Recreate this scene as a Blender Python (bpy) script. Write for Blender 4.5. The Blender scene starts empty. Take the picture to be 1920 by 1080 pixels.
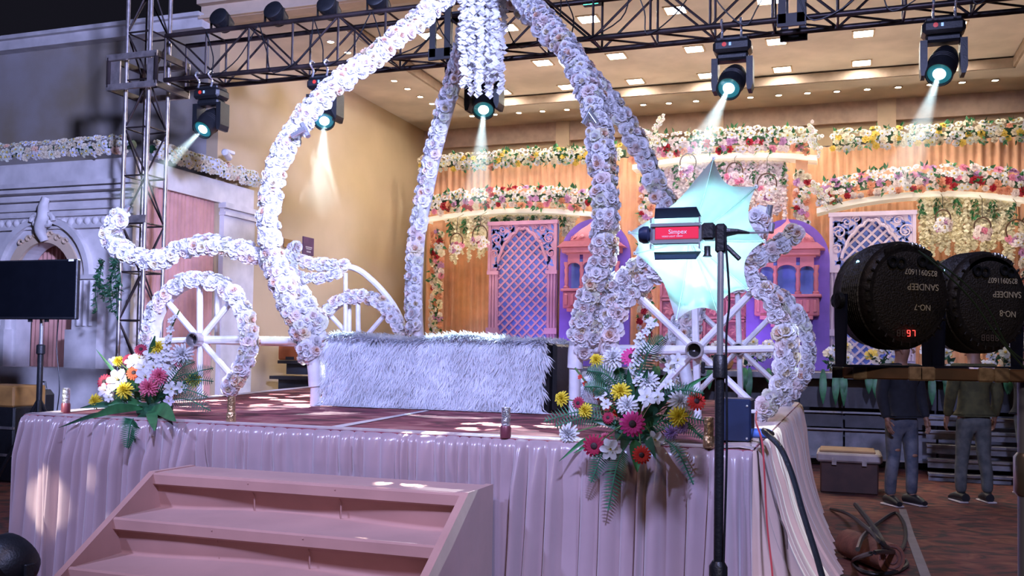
import bpy, math, random
import numpy as np
from mathutils import Vector, Matrix
random.seed(7)
S = bpy.context.scene
COL = S.collection
# ------------------------------------------------------------------ camera
F, CX, CY, H = 1780.0, 960.0, 600.0, 1.5
PSI, TH, RO = (math.radians(a) for a in (19.3, 2.1, 0.9))
FW = Vector((-math.sin(PSI)*math.cos(TH), math.cos(PSI)*math.cos(TH), math.sin(TH)))
RT0 = Vector((math.cos(PSI), math.sin(PSI), 0)); UP0 = RT0.cross(FW)
RT = RT0*math.cos(RO) + UP0*math.sin(RO)
UP = -RT0*math.sin(RO) + UP0*math.cos(RO)
CAM = Vector((0, 0, H))
cd = bpy.data.cameras.new('camera'); cam = bpy.data.objects.new('camera', cd); COL.objects.link(cam)
cd.sensor_width = 36; cd.lens = F/1920*36; cd.shift_y = 60/1920; cd.clip_end = 200
M4 = Matrix((RT, UP, -FW)).transposed().to_4x4(); M4.translation = CAM
cam.matrix_world = M4
S.camera = cam
def ray(x, y): return FW + RT*((x-CX)/F) - UP*((y-CY)/F)
def onZ(x, y, z): d = ray(x, y); return CAM + d*((z-H)/d.z)
def onY(x, y, Y): d = ray(x, y); return CAM + d*(Y/d.y)
def onX(x, y, X): d = ray(x, y); return CAM + d*(X/d.x)
# ------------------------------------------------------------------ world, exposure, big lights
w = bpy.data.worlds.new('night'); S.world = w; w.use_nodes = True
bg = w.node_tree.nodes['Background']; bg.inputs[0].default_value = (0.022, 0.021, 0.034, 1); bg.inputs[1].default_value = 0.35
S.view_settings.view_transform = 'Standard'; S.view_settings.look = 'None'
S.view_settings.exposure = 0.0; S.view_settings.gamma = 1.0; S.view_settings.use_curve_mapping = False
def spot(name, loc, target, energy, color, size=60, blend=.4, rad=.08, gobo=None):
    l = bpy.data.lights.new(name, 'SPOT'); l.energy = energy; l.color = color
    l.spot_size = math.radians(size); l.spot_blend = blend; l.shadow_soft_size = rad
    o = bpy.data.objects.new(name, l); COL.objects.link(o)
    o.location = loc
    o.rotation_euler = (Vector(target)-Vector(loc)).to_track_quat('-Z', 'Y').to_euler()
    if gobo:
        l.use_nodes = True; nt = l.node_tree; em = [n for n in nt.nodes if n.type == 'EMISSION'][0]
        tc = nt.nodes.new('ShaderNodeTexCoord'); vo = nt.nodes.new('ShaderNodeTexVoronoi'); vo.inputs['Scale'].default_value = gobo
        mr = nt.nodes.new('ShaderNodeMapRange'); mr.inputs[1].default_value = .40; mr.inputs[2].default_value = .32
        mr.inputs[3].default_value = 0.0; mr.inputs[4].default_value = 3.0
        nt.links.new(tc.outputs['Normal'], vo.inputs['Vector']); nt.links.new(vo.outputs['Distance'], mr.inputs[0])
        nt.links.new(mr.outputs[0], em.inputs['Strength'])
    return o
# wash lamps on the lighting stand and the front rig behind the photographer, plus helpers
spot('wash_lamp', (-6.6, -.6, 6.4), (-3.4, 7.0, 2.3), 2500, (.42, .50, 1.0), 62, .6, .2)
spot('wash_lamp', (1.0, -1.0, 6.4), (-2.2, 7.2, 2.1), 4000, (.46, .51, 1.0), 58, .6, .2)
spot('side_wash_lamp', (1.6, .6, 4.7), (-9.6, 10.6, 3.9), 13000, (.44, .50, 1.0), 36, .5, .35)
spot('warm_house_lamp', (-2.0, -.5, 6.6), (-2.4, 4.5, .4), 330, (1.0, .62, .48), 60, .8, .4)
spot('unseen_gobo_light', (-6.8, -1.0, 4.0), (-4.75, 4.9, .55), 1700, (1.0, .97, .80), 19, .3, .01, gobo=13)
spot('unseen_gobo_light', (-5.7, 9.0, 4.6), (-5.0, 7.5, 1.05), 3600, (1.0, .95, .92), 40, .3, .01, gobo=11)  # no fixture here; added to throw light patches on the left deck
spot('unseen_gobo_light', (-2.6, 8.9, 4.6), (-1.95, 5.35, 1.05), 11000, (1.0, .95, .88), 13, .3, .01, gobo=24)  # bodiless too, added for light patches near the front deck edge
spot('added_front_fill', (1.8, -2.6, 3.4), (.4, 3.2, 1.5), 170, (1.0, .80, .62), 60, .8, .3)  # added fill that brightens the near stage lights and their lettering
# ------------------------------------------------------------------ scene helpers
W = {}
def link(o, parent=None, M=None):
    COL.objects.link(o)
    M = M.copy() if M else Matrix.Identity(4)
    W[o] = M
    if parent is not None:
        o.parent = parent; o.matrix_parent_inverse = W[parent].inverted()
    o.matrix_basis = M
    return o
def tag(o, label=None, cat=None, group=None, kind=None):
    if label: o['label'] = label
    if cat: o['category'] = cat
    if group: o['group'] = group
    if kind: o['kind'] = kind
    return o
def thing(name, label, cat, loc, group=None):
    o = bpy.data.objects.new(name, None); o.empty_display_size = .1
    link(o, None, Matrix.Translation(Vector(loc)))
    return tag(o, label, cat, group)
def T(x=0, y=0, z=0): return Matrix.Translation((x, y, z))
def RX(a): return Matrix.Rotation(math.radians(a), 4, 'X')
def RY(a): return Matrix.Rotation(math.radians(a), 4, 'Y')
def RZ(a): return Matrix.Rotation(math.radians(a), 4, 'Z')
def SC(x, y=None, z=None):
    y = x if y is None else y; z = x if z is None else z
    return Matrix.Diagonal((x, y, z, 1))
def facing(p, n, roll=0, s=1.0):
    "matrix at p whose +Z looks along n"
    q = Vector(n).normalized().to_track_quat('Z', 'Y')
    return Matrix.Translation(Vector(p)) @ q.to_matrix().to_4x4() @ Matrix.Rotation(roll, 4, 'Z') @ SC(s)
class MB:
    def __init__(s): s.v = []; s.f = []; s.m = []; s.mi = 0
    def add(s, vs, fs, M=None, mi=None):
        b = len(s.v)
        s.v += [tuple(M @ Vector(p)) for p in vs] if M is not None else [tuple(p) for p in vs]
        s.f += [tuple(i+b for i in f) for f in fs]
        if isinstance(mi, (list, tuple)): s.m += list(mi)
        else: s.m += [s.mi if mi is None else mi]*len(fs)
        return s
    def addmb(s, o, M=None, off=None): return s.add(o.v, o.f, M, o.m if off is None else [off]*len(o.f))
    def box(s, c, d, M=None, bev=0):
        x, y, z = (a/2 for a in d); c = Vector(c)
        if bev <= 0:
            vs = [c+Vector((a*x, b*y, e*z)) for a in (-1, 1) for b in (-1, 1) for e in (-1, 1)]
            fs = [(0,1,3,2),(4,6,7,5),(0,4,5,1),(2,3,7,6),(0,2,6,4),(1,5,7,3)]
            return s.add(vs, fs, M)
        b = min(bev, x*.98, y*.98, z*.98); vs = []; idx = {}
        for sx in (-1, 1):
            for sy in (-1, 1):
                for sz in (-1, 1):
                    for ax in range(3):
                        p = [sx*(x-b), sy*(y-b), sz*(z-b)]; p[ax] = (sx*x, sy*y, sz*z)[ax]
                        idx[(sx, sy, sz, ax)] = len(vs); vs.append(c+Vector(p))
        fs = []
        for ax in range(3):
            o = [a for a in range(3) if a != ax]
            for sg in (-1, 1):
                q = []
                for (a, e) in ((-1,-1),(1,-1),(1,1),(-1,1)):
                    k = [0,0,0]; k[ax] = sg; k[o[0]] = a; k[o[1]] = e; q.append(idx[(k[0],k[1],k[2],ax)])
                fs.append(tuple(q))
        for ax in range(3):
            o = [a for a in range(3) if a != ax]
            for a in (-1, 1):
                for e in (-1, 1):
                    q = []
                    for (sg, fa) in ((-1,o[0]),(1,o[0]),(1,o[1]),(-1,o[1])):
                        k = [0,0,0]; k[ax] = sg; k[o[0]] = a; k[o[1]] = e; q.append(idx[(k[0],k[1],k[2],fa)])
                    fs.append(tuple(q))
        for sx in (-1, 1):
            for sy in (-1, 1):
                for sz in (-1, 1): fs.append(tuple(idx[(sx,sy,sz,a)] for a in range(3)))
        return s.add(vs, fs, M)
    def path(s, pts, r, n=8, cap=True, closed=False, M=None):
        pts = [Vector(p) for p in pts]; k = len(pts)
        rs = r if isinstance(r, (list, tuple)) else [r]*k
        vs = []; prev = None
        for i, p in enumerate(pts):
            a = pts[(i-1) % k] if closed or i > 0 else p; b = pts[(i+1) % k] if closed or i < k-1 else p
            t = (b-a).normalized() if (b-a).length > 1e-9 else Vector((0,0,1))
            if prev is None:
                u = t.orthogonal().normalized()
            else:
                u = (prev - t*prev.dot(t)); u = u.normalized() if u.length > 1e-6 else t.orthogonal().normalized()
            prev = u; v = t.cross(u)
            for j in range(n):
                an = 2*math.pi*j/n; vs.append(p + (u*math.cos(an)+v*math.sin(an))*rs[i])
        fs = []
        for i in range(k if closed else k-1):
            i2 = (i+1) % k
            for j in range(n): fs.append((i*n+j, i*n+(j+1) % n, i2*n+(j+1) % n, i2*n+j))
        if cap and not closed: fs += [tuple(range(n))[::-1], tuple((k-1)*n+j for j in range(n))]
        return s.add(vs, fs, M)
    def tube(s, a, b, r, n=8, M=None): return s.path([a, b], r, n, M=M)
    def lathe(s, prof, n=20, M=None, cap=True):
        vs = []
        for (r, z) in prof:
            for j in range(n): an = 2*math.pi*j/n; vs.append((r*math.cos(an), r*math.sin(an), z))
        fs = []
        for i in range(len(prof)-1):
            for j in range(n): fs.append((i*n+j, i*n+(j+1) % n, (i+1)*n+(j+1) % n, (i+1)*n+j))
        if cap: fs += [tuple(range(n))[::-1], tuple((len(prof)-1)*n+j for j in range(n))]
        return s.add(vs, fs, M)
    def prism(s, poly, d, M=None):
        "polygon in local XZ, thickness d along Y (0..d)"
        n = len(poly)
        vs = [(p[0], 0, p[1]) for p in poly] + [(p[0], d, p[1]) for p in poly]
        fs = [tuple(range(n)), tuple(range(n, 2*n))[::-1]] + [(i, i+n, (i+1) % n+n, (i+1) % n) for i in range(n)]
        return s.add(vs, fs, M)
    def grid(s, fn, nu, nv, M=None, closeu=False):
        vs = [fn(i/(nu if closeu else nu), j/nv) for i in range(nu if closeu else nu+1) for j in range(nv+1)]
        fs = []; R = nv+1; K = nu if closeu else nu+1
        for i in range(nu):
            for j in range(nv):
                i2 = (i+1) % K; fs.append((i*R+j, i2*R+j, i2*R+j+1, i*R+j+1))
        return s.add(vs, fs, M)
    def mesh(s, name, mats, smooth=False, ang=40):
        me = bpy.data.meshes.new(name); me.from_pydata([tuple(p) for p in s.v], [], s.f)
        for m in (mats if isinstance(mats, (list, tuple)) else [mats]): me.materials.append(m)
        if any(s.m): me.polygons.foreach_set('material_index', s.m)
        if smooth:
            me.polygons.foreach_set('use_smooth', [True]*len(me.polygons))
            if ang: me.set_sharp_from_angle(angle=math.radians(ang))
        me.update(); return me
    def build(s, name, mats, parent=None, smooth=False, ang=40, M=None):
        return link(bpy.data.objects.new(name, s.mesh(name, mats, smooth, ang)), parent, M)
CACHE = {}
def part(name, key, fn, mats, parent, M, smooth=True, ang=40):
    if key not in CACHE:
        mb = MB(); fn(mb); CACHE[key] = mb.mesh(name, mats, smooth, ang)
    return link(bpy.data.objects.new(name, CACHE[key]), parent, M)
def put(me, name, parent, M): return link(bpy.data.objects.new(name, me), parent, M)
def struct(o): o['kind'] = 'structure'; return o
def spline(pts, n=8):
    "Catmull-Rom through the points"
    P = [Vector(p) for p in pts]; P = [P[0]*2-P[1]] + P + [P[-1]*2-P[-2]]; out = []
    for i in range(1, len(P)-2):
        a, b, c, d = P[i-1:i+3]
        for k in range(n):
            t = k/n
            out.append(.5*((2*b)+(c-a)*t+(2*a-5*b+4*c-d)*t*t+(3*b-a-3*c+d)*t**3))
    out.append(P[-2]); return out
# ------------------------------------------------------------------ materials
MAT = {}
def pm(name, col, rough=.6, metal=0.0, var=.12, scale=6.0, bump=0.0, bscale=None, emit=None, es=0.0, sheen=0.0, trans=0.0, objvar=None, col2=None, detail=4, coat=0.0, alpha=None, sub=0.0):
    if name in MAT: return MAT[name]
    m = bpy.data.materials.new(name); m.use_nodes = True; nt = m.node_tree; b = nt.nodes['Principled BSDF']
    L = nt.links.new
    b.inputs['Roughness'].default_value = rough; b.inputs['Metallic'].default_value = metal
    tc = nt.nodes.new('ShaderNodeTexCoord'); no = nt.nodes.new('ShaderNodeTexNoise')
    no.inputs['Scale'].default_value = scale; no.inputs['Detail'].default_value = detail
    L(tc.outputs['Object'], no.inputs['Vector'])
    rp = nt.nodes.new('ShaderNodeValToRGB'); e = rp.color_ramp.elements
    c2 = col2 or tuple(min(1, c*(1+var)) for c in col); c1 = col if col2 else tuple(c*(1-var) for c in col)
    e[0].position = .35; e[0].color = (*c1, 1); e[1].position = .65; e[1].color = (*c2, 1)
    L(no.outputs['Fac'], rp.inputs[0]); out = rp.outputs[0]
    if objvar:
        oi = nt.nodes.new('ShaderNodeObjectInfo'); r2 = nt.nodes.new('ShaderNodeValToRGB'); r2.color_ramp.interpolation = 'CONSTANT'
        el = r2.color_ramp.elements
        while len(el) < len(objvar): el.new(.5)
        acc = 0
        for k, (c, wgt) in enumerate(objvar): el[k].position = acc; el[k].color = (*c, 1); acc += wgt
        mx = nt.nodes.new('ShaderNodeMix'); mx.data_type = 'RGBA'; mx.blend_type = 'MULTIPLY'; mx.inputs[0].default_value = 1
        L(oi.outputs['Random'], r2.inputs[0]); L(out, mx.inputs[6]); L(r2.outputs[0], mx.inputs[7]); out = mx.outputs[2]
    L(out, b.inputs['Base Color'])
    if bump:
        n2 = nt.nodes.new('ShaderNodeTexNoise'); n2.inputs['Scale'].default_value = bscale or scale*4; n2.inputs['Detail'].default_value = 3
        L(tc.outputs['Object'], n2.inputs['Vector'])
        bp = nt.nodes.new('ShaderNodeBump'); bp.inputs['Strength'].default_value = bump; bp.inputs['Distance'].default_value = .02
        L(n2.outputs['Fac'], bp.inputs['Height']); L(bp.outputs[0], b.inputs['Normal'])
    if emit: b.inputs['Emission Color'].default_value = (*emit, 1); b.inputs['Emission Strength'].default_value = es
    if sheen: b.inputs['Sheen Weight'].default_value = sheen
    if coat: b.inputs['Coat Weight'].default_value = coat
    if trans:
        tl = nt.nodes.new('ShaderNodeBsdfTranslucent'); ms = nt.nodes.new('ShaderNodeMixShader'); ms.inputs[0].default_value = trans
        L(out, tl.inputs['Color']); L(b.outputs[0], ms.inputs[1]); L(tl.outputs[0], ms.inputs[2]); L(ms.outputs[0], nt.nodes['Material Output'].inputs[0])
    MAT[name] = m; return m
m_black = pm('black_plastic', (.012, .013, .016), .42, bump=.15, scale=20)
m_blackmetal = pm('black_painted_steel', (.020, .018, .020), .45, .3, scale=12)
m_truss = pm('truss_steel', (.050, .036, .036), .38, .55, var=.35, scale=5)
m_steel = pm('worn_steel_pipe', (.46, .41, .40), .34, .7, var=.3, scale=9)
m_chrome = pm('chrome', (.70, .70, .72), .22, .75, var=.08)
m_white = pm('white_painted_pipe', (.74, .73, .76), .45, 0, var=.10, scale=9)
m_cream = pm('cream_wall_paint', (.52, .39, .245), .85, var=.05, scale=1.3, bump=.05, bscale=60)
m_ceil = pm('ceiling_plaster', (.62, .53, .45), .9, var=.16, scale=1.1, detail=6)
m_trim = pm('trim_plaster', (.62, .47, .33), .8, var=.05)
m_facade = pm('stained_facade', (.36, .33, .33), .9, scale=.8, col2=(.27, .22, .15), bump=.1, bscale=50)
m_marble = pm('marble_portal', (.62, .58, .57), .55, var=.14, scale=3.5, detail=8)
m_peach = pm('peach_drape', (.80, .42, .235), .7, var=.10, scale=4, sheen=.3)
m_portalcloth = pm('rose_drape', (.55, .27, .22), .75, var=.12, scale=4, sheen=.2)
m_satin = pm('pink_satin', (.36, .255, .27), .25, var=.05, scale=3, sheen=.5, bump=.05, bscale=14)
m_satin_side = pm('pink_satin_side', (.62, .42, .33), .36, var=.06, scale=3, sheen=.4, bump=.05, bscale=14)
m_stair = pm('peach_cotton', (.41, .21, .17), .8, var=.08, scale=3, sheen=.25, bump=.12, bscale=7)
m_leaf = pm('leaf', (.035, .16, .055), .45, var=.35, scale=9)
m_leafd = pm('dark_leaf', (.016, .075, .034), .4, var=.3, scale=9)
m_fern = pm('fern', (.03, .14, .07), .5, var=.35, scale=9)
m_stem = pm('stem', (.10, .19, .06), .6)
m_wood = pm('taped_wood', (.16, .075, .035), .5, var=.35, scale=14, coat=.3)
m_red = pm('red_lamp', (.5, .03, .02), .4, emit=(1, .08, .04), es=.25)
# ------------------------------------------------------------------ floor and hall shell
def carpet_mat(name, c_dark, c_red, c_lite, sc):
    m = bpy.data.materials.new(name); m.use_nodes = True; nt = m.node_tree; b = nt.nodes['Principled BSDF']; L = nt.links.new
    b.inputs['Roughness'].default_value = .9
    tc = nt.nodes.new('ShaderNodeTexCoord'); mp = nt.nodes.new('ShaderNodeMapping'); mp.inputs['Scale'].default_value = (sc, sc*1.5, sc)
    L(tc.outputs['Object'], mp.inputs[0])
    n1 = nt.nodes.new('ShaderNodeTexNoise'); n1.inputs['Scale'].default_value = 1.0; n1.inputs['Detail'].default_value = 5; n1.inputs['Distortion'].default_value = 1.6
    vo = nt.nodes.new('ShaderNodeTexVoronoi'); vo.inputs['Scale'].default_value = 1.3
    L(mp.outputs[0], n1.inputs['Vector']); L(mp.outputs[0], vo.inputs['Vector'])
    rp = nt.nodes.new('ShaderNodeValToRGB'); e = rp.color_ramp.elements
    e[0].position = .40; e[0].color = (*c_dark, 1); e[1].position = .52; e[1].color = (*c_red, 1)
    x = e.new(.70); x.color = (*c_lite, 1)
    L(n1.outputs['Fac'], rp.inputs[0])
    r2 = nt.nodes.new('ShaderNodeValToRGB'); r2.color_ramp.elements[0].position = .06; r2.color_ramp.elements[0].color = (*c_lite, 1); r2.color_ramp.elements[1].position = .12; r2.color_ramp.elements[1].color = (0, 0, 0, 1)
    L(vo.outputs['Distance'], r2.inputs[0])
    mx = nt.nodes.new('ShaderNodeMix'); mx.data_type = 'RGBA'; mx.blend_type = 'ADD'; mx.inputs[0].default_value = .6
    L(rp.outputs[0], mx.inputs[6]); L(r2.outputs[0], mx.inputs[7]); L(mx.outputs[2], b.inputs['Base Color'])
    return m
m_floor = carpet_mat('floor_carpet', (.018, .006, .005), (.10, .014, .010), (.16, .055, .025), 2.6)
m_deck = carpet_mat('deck_carpet', (.09, .014, .022), (.26, .05, .07), (.45, .22, .18), 2.2)
struct(MB().box((-2, 10, -.05), (44, 40, .1)).build('floor', m_floor))
def strip(mb, pts, wd, th=.004):
    for p, q in zip(pts[:-1], pts[1:]):
        d = (q-p); n = Vector((d.y, -d.x, 0)).normalized()*wd/2; u = Vector((0, 0, th))
        mb.add([p-n, p+n, q+n, q-n, p-n+u, p+n+u, q+n+u, q-n+u], [(0,1,2,3), (4,7,6,5), (0,4,5,1), (1,5,6,2), (2,6,7,3), (3,7,4,0)])
    return mb
tag(strip(MB(), [onZ(x, y, .001) for (x, y) in ((1692, 955), (1705, 1000), (1722, 1045), (1737, 1085), (1760, 1150))], .07).build('floor_tape', pm('grey_tape', (.16, .13, .13), .8)), 'grey tape strip laid along the red carpet towards the men', 'tape')
XW, YF, YB, ZC, ZT = -8.75, 11.7, 19.06, 6.4, 6.6
XR = 8.0
struct(MB().box((XW-.1, (YF+YB)/2, ZC/2+.15), (.2, YB-YF, ZC+.3)).build('wall_left', m_cream))
struct(MB().box(((XW+XR)/2, YB+.1, ZC/2+.15), (XR-XW+.4, .2, ZC+.3)).build('wall_back', m_cream))
struct(MB().box((XR+.1, (YF+YB)/2, ZC/2+.15), (.2, YB-YF, ZC+.3)).build('wall_right', m_cream))
struct(MB().box((XW-8.2, YF+.1, ZC/2), (16, .2, ZC)).build('wall_front', m_facade))
# tray ceiling: a lower border round a raised middle
tx0, tx1, ty0, ty1 = -7.2, 2.68, 12.6, 17.5
cb = MB()
cb.box(((XW+tx0)/2, (YF+YB)/2, ZC+.06), (tx0-XW, YB-YF, .12)); cb.box(((tx1+XR)/2, (YF+YB)/2, ZC+.06), (XR-tx1, YB-YF, .12))
cb.box(((tx0+tx1)/2, (ty1+YB)/2, ZC+.06), (tx1-tx0, YB-ty1, .12)); cb.box(((tx0+tx1)/2, (YF+ty0)/2, ZC+.06), (tx1-tx0, ty0-YF, .12))
cl = struct(cb.build('ceiling', m_ceil))
MB().box(((tx0+tx1)/2, (ty0+ty1)/2, ZT+.05), (tx1-tx0+.3, ty1-ty0+.3, .1)).build('raised_panel', m_ceil, cl)
tb = MB()
for (a, b_) in (((tx0, ty0), (tx0, ty1)), ((tx0, ty1), (tx1, ty1)), ((tx1, ty1), (tx1, ty0))):
    c = ((a[0]+b_[0])/2, (a[1]+b_[1])/2, ZC+.09); d = (abs(a[0]-b_[0])+.08, abs(a[1]-b_[1])+.08, .16)
    tb.box(c, d)
tb.build('tray_moulding', pm('moulding_shade', (.33, .24, .18), .8), cl)  # step coloured darker for the shade of the tray recess
# front fascia with stepped mouldings
fx = MB(); fx.box((-.4, YF-.02, 6.52), (17.2, .24, .30)); fx.box((-.4, YF-.10, 6.62), (17.2, .3, .08)); fx.box((-.4, YF-.06, 6.40), (17.2, .3, .05))
struct(fx.build('trim_1', m_trim))
fx = MB(); fx.box((XW-8.2, YF-.03, 6.34), (16, .3, .16)); fx.box((XW-8.2, YF-.06, 6.44), (16, .4, .06))
struct(fx.build('trim_2', m_marble))
for i, (xa, xb) in enumerate(((1044, 1069), (1329, 1357), (1645, 1680))):
    a = onY(xa, 230, YB-.1); b_ = onY(xb, 230, YB-.1)
    struct(MB().box(((a.x+b_.x)/2, YB-.08, ZC/2), (b_.x-a.x, .16, ZC)).build('trim_%d' % (3+i), m_trim))
bb = MB(); bb.box(((XW+XR)/2, YB-.06, 6.20), (XR-XW, .12, .4)); struct(bb.build('trim_6', pm('cornice', (.52, .38, .30), .8)))
# square light panels and round downlights
m_panel = pm('lit_panel', (1, 1, 1), .5, var=0, emit=(1.0, .94, .84), es=115)
m_down = pm('lit_downlight', (1, 1, 1), .5, var=0, emit=(1.0, .90, .72), es=150)
for gx in range(8):
    for gy in range(3):
        x = -6.28+gx*1.31; y = (13.75, 15.6, 17.15)[gy]
        if x > 2.3: continue
        t = thing('ceiling_panel_light', 'square flush light panel in the raised part of the ceiling', 'light', (x, y, ZT), 'square ceiling light panels')
        part('frame', 'sq_frame', lambda m: [m.box((sx*.155, 0, -.008), (.03, .34, .016)) for sx in (-1, 1)]+[m.box((0, sy*.155, -.008), (.34, .03, .016)) for sy in (-1, 1)], m_trim, t, T(x, y, ZT), False)
        part('diffuser', 'sq_diff', lambda m: m.box((0, 0, -.004), (.28, .28, .008)), m_panel, t, T(x, y, ZT), False)
rows = [(885, 217), (928, 214), (973, 211), (1017, 208), (1063, 205), (1110, 202), (1156, 199), (1206, 196), (1254, 193), (1305, 189), (1356, 186), (1407, 182), (1460, 178), (1514, 174), (1569, 171), (1626, 167), (1684, 163), (1744, 158), (1804, 154), (1866, 150)]
left = [(620, 78), (652, 98), (684, 117), (713, 133), (739, 151), (764, 166), (788, 181), (810, 194)]
for lst, lab, g in ((rows, 'small round downlight in the long row before the back wall', 'downlights in the back row'), (left, 'small round downlight in the row along the cream side wall', 'downlights in the side row')):
    for (x, y) in lst:
        p = onZ(x, y, ZC)
        t = thing('ceiling_downlight', lab, 'light', p, g)
        part('bezel', 'dn_b', lambda m: m.lathe([(.052, 0), (.075, 0), (.075, -.012), (.052, -.012)], 16, cap=False), m_trim, t, Matrix.Translation(p))
        part('lens', 'dn_l', lambda m: m.lathe([(.001, -.006), (.052, -.006), (.052, 0)], 16), m_down, t, Matrix.Translation(p))
# signs and camera on the cream wall
def wallsign(x0, y0, x1, y1, label, mat, lines):
    a = onX(x0, y0, XW+.01); b_ = onX(x1, y1, XW+.01)
    t = thing('wall_sign', label, 'sign', (XW, (a.y+b_.y)/2, (a.z+b_.z)/2))
    MB().box((XW+.012, (a.y+b_.y)/2, (a.z+b_.z)/2), (.02, abs(b_.y-a.y), abs(a.z-b_.z))).build('board', mat, t)
    for (fz, wd) in lines:
        MB().box((XW+.025, (a.y+b_.y)/2, b_.z+(a.z-b_.z)*fz), (.004, abs(b_.y-a.y)*wd, .03)).build('print_line', pm('sign_print', (.55, .45, .5), .6), t)
wallsign(568, 443, 587, 480, 'dark purple notice with pale lines on the cream wall', pm('purple_board', (.11, .05, .11), .6), ((.42, .6), (.36, .5), (.18, .4)))
wallsign(532, 447, 550, 467, 'small brown notice board beside the purple one', pm('brown_board', (.33, .18, .06), .7), ())
p = onY(425, 290, YF-.2)
t = thing('security_camera', 'small white security camera at the corner of the cream wall', 'camera', p)
MB().box((p.x-.02, YF-.1, p.z+.06), (.05, .2, .05), bev=.01).build('bracket', m_white, t)
MB().lathe([(.03, -.12), (.05, -.12), (.05, .1), (.03, .12)], 14, Matrix.Translation(p) @ RZ(20) @ RX(80)).build('body', m_white, t, True)
# ------------------------------------------------------------------ pleated cloth
def pleat(mb, a, b, z0, z1, amp, n, seed=0, nz=6, flare=0.0, per=6, nrm=None):
    a = Vector(a); b = Vector(b); d = (b-a); Lh = d.length; d.normalize(); nn = Vector((d.y, -d.x, 0)) if nrm is None else Vector(nrm)
    rnd = random.Random(seed); ph = [rnd.uniform(-.5, .5) for _ in range(n+2)]; am = [rnd.uniform(.6, 1.2) for _ in range(n+2)]
    def fn(u, v):
        k = u*n; i = int(k)
        o = amp*am[min(i, n)]*(.5-.5*math.cos(2*math.pi*(k+ph[i % n]*.0))) * (.55+.45*(1-v))
        p = a + d*(Lh*u) + nn*(o + flare*(1-v)**2)
        return (p.x, p.y, z0+(z1-z0)*v)
    mb.grid(fn, n*per, nz); return mb
# ------------------------------------------------------------------ portal at the left
PY, PX = 9.95, -8.72
def X_at(px, y=400, Y=PY): return onY(px, y, Y).x
def Z_at(py, px=100, Y=PY): return onY(px, py, Y).z
pt = thing('entrance_portal', 'pale marble entrance portal with arch and cornice behind the television', 'portal', (PX-2, PY+.8, 0))
zg, zfr, zco, zpl = Z_at(300), Z_at(347), Z_at(366), 1.24
xc, ri, ro = X_at(86, 480), .48, .80
zs = Z_at(455, 86)-ri
xl, xr = -13.0, PX
# front wall with arch opening
fw = MB()
def archwall(mb, x0, x1, z0, z1, xc, r, zs, y0, y1, n=20):
    for (a, b_, c, d) in ((x0, xc-r, z0, z1), (xc+r, x1, z0, z1)):
        mb.box(((a+b_)/2, (y0+y1)/2, (c+d)/2), (b_-a, y1-y0, d-c))
    for i in range(n):
        a0 = math.pi*i/n; a1 = math.pi*(i+1)/n
        xa, za = xc-r*math.cos(a0), zs+r*math.sin(a0); xb, zb = xc-r*math.cos(a1), zs+r*math.sin(a1)
        v = [(xa, y0, za), (xb, y0, zb), (xb, y0, z1), (xa, y0, z1), (xa, y1, za), (xb, y1, zb), (xb, y1, z1), (xa, y1, z1)]
        mb.add(v, [(0,1,2,3), (4,7,6,5), (0,4,5,1)])
archwall(fw, xl, xr, zpl, zg-.03, xc, ri, zs, PY, PY+.25)
fw.build('front_wall', m_marble, pt)
MB().box(((xl+xr)/2, PY-.04, zpl/2), (xr-xl, .5, zpl)).build('plinth', m_marble, pt)
def archband(mb, xc, zs, r0, r1, y0, y1, n=24, a0=0, a1=180):
    for i in range(n):
        t0 = math.radians(a0+(a1-a0)*i/n); t1 = math.radians(a0+(a1-a0)*(i+1)/n)
        P = [(xc+r*math.cos(t), y, zs+r*math.sin(t)) for t in (t0, t1) for r in (r0, r1) for y in (y0, y1)]
        mb.add(P, [(0,2,6,4), (2,3,7,6), (0,4,5,1), (1,5,7,3)])
    return mb
archband(MB(), xc, zs, ri, ri+.14, PY-.05, PY).build('inner_archivolt', m_trim, pt)
archband(MB(), xc, zs, ri+.14, ro-.06, PY-.02, PY).build('arch_face', m_marble, pt)
archband(MB(), xc, zs, ro-.06, ro+.02, PY-.09, PY).build('outer_archivolt', m_marble, pt)
for z, h, dp in ((zfr-.02, .06, .16), (zfr-.09, .05, .12), (zco-.06, .05, .08), (Z_at(393), .03, .05), (Z_at(405), .03, .05), (Z_at(428), .035, .06)):
    MB().box(((xl+xr)/2, PY-dp/2, z), (xr-xl+dp, dp, h)).build('cornice', m_marble, pt)
k = 0
for i in range(22):
    x = xr-.08-i*.135
    part('rosette', 'dentil', lambda m: m.lathe([(.001, .03), (.03, .025), (.055, 0)], 10, RX(90)), m_marble, pt, T(x, PY, Z_at(416)))
for sx, w_ in ((xc+ri+.30, .24), (xc-ri-.30, .24)):
    pb = MB(); pb.box((sx, PY-.05, (zpl+zs)/2), (w_+.18, .1, zs-zpl)); pb.box((sx, PY-.07, zs), (w_+.26, .14, .06)); pb.box((sx, PY-.08, zpl+.25), (w_+.28, .16, .5))
    pb.build('pilaster', m_marble, pt)
    fl = MB()
    for q in (-1, 0, 1): fl.path([(sx+q*.1, PY-.10, zpl+.55), (sx+q*.1, PY-.10, zs-.05)], .035, 6)
    fl.build('fluting', m_marble, pt)
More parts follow.
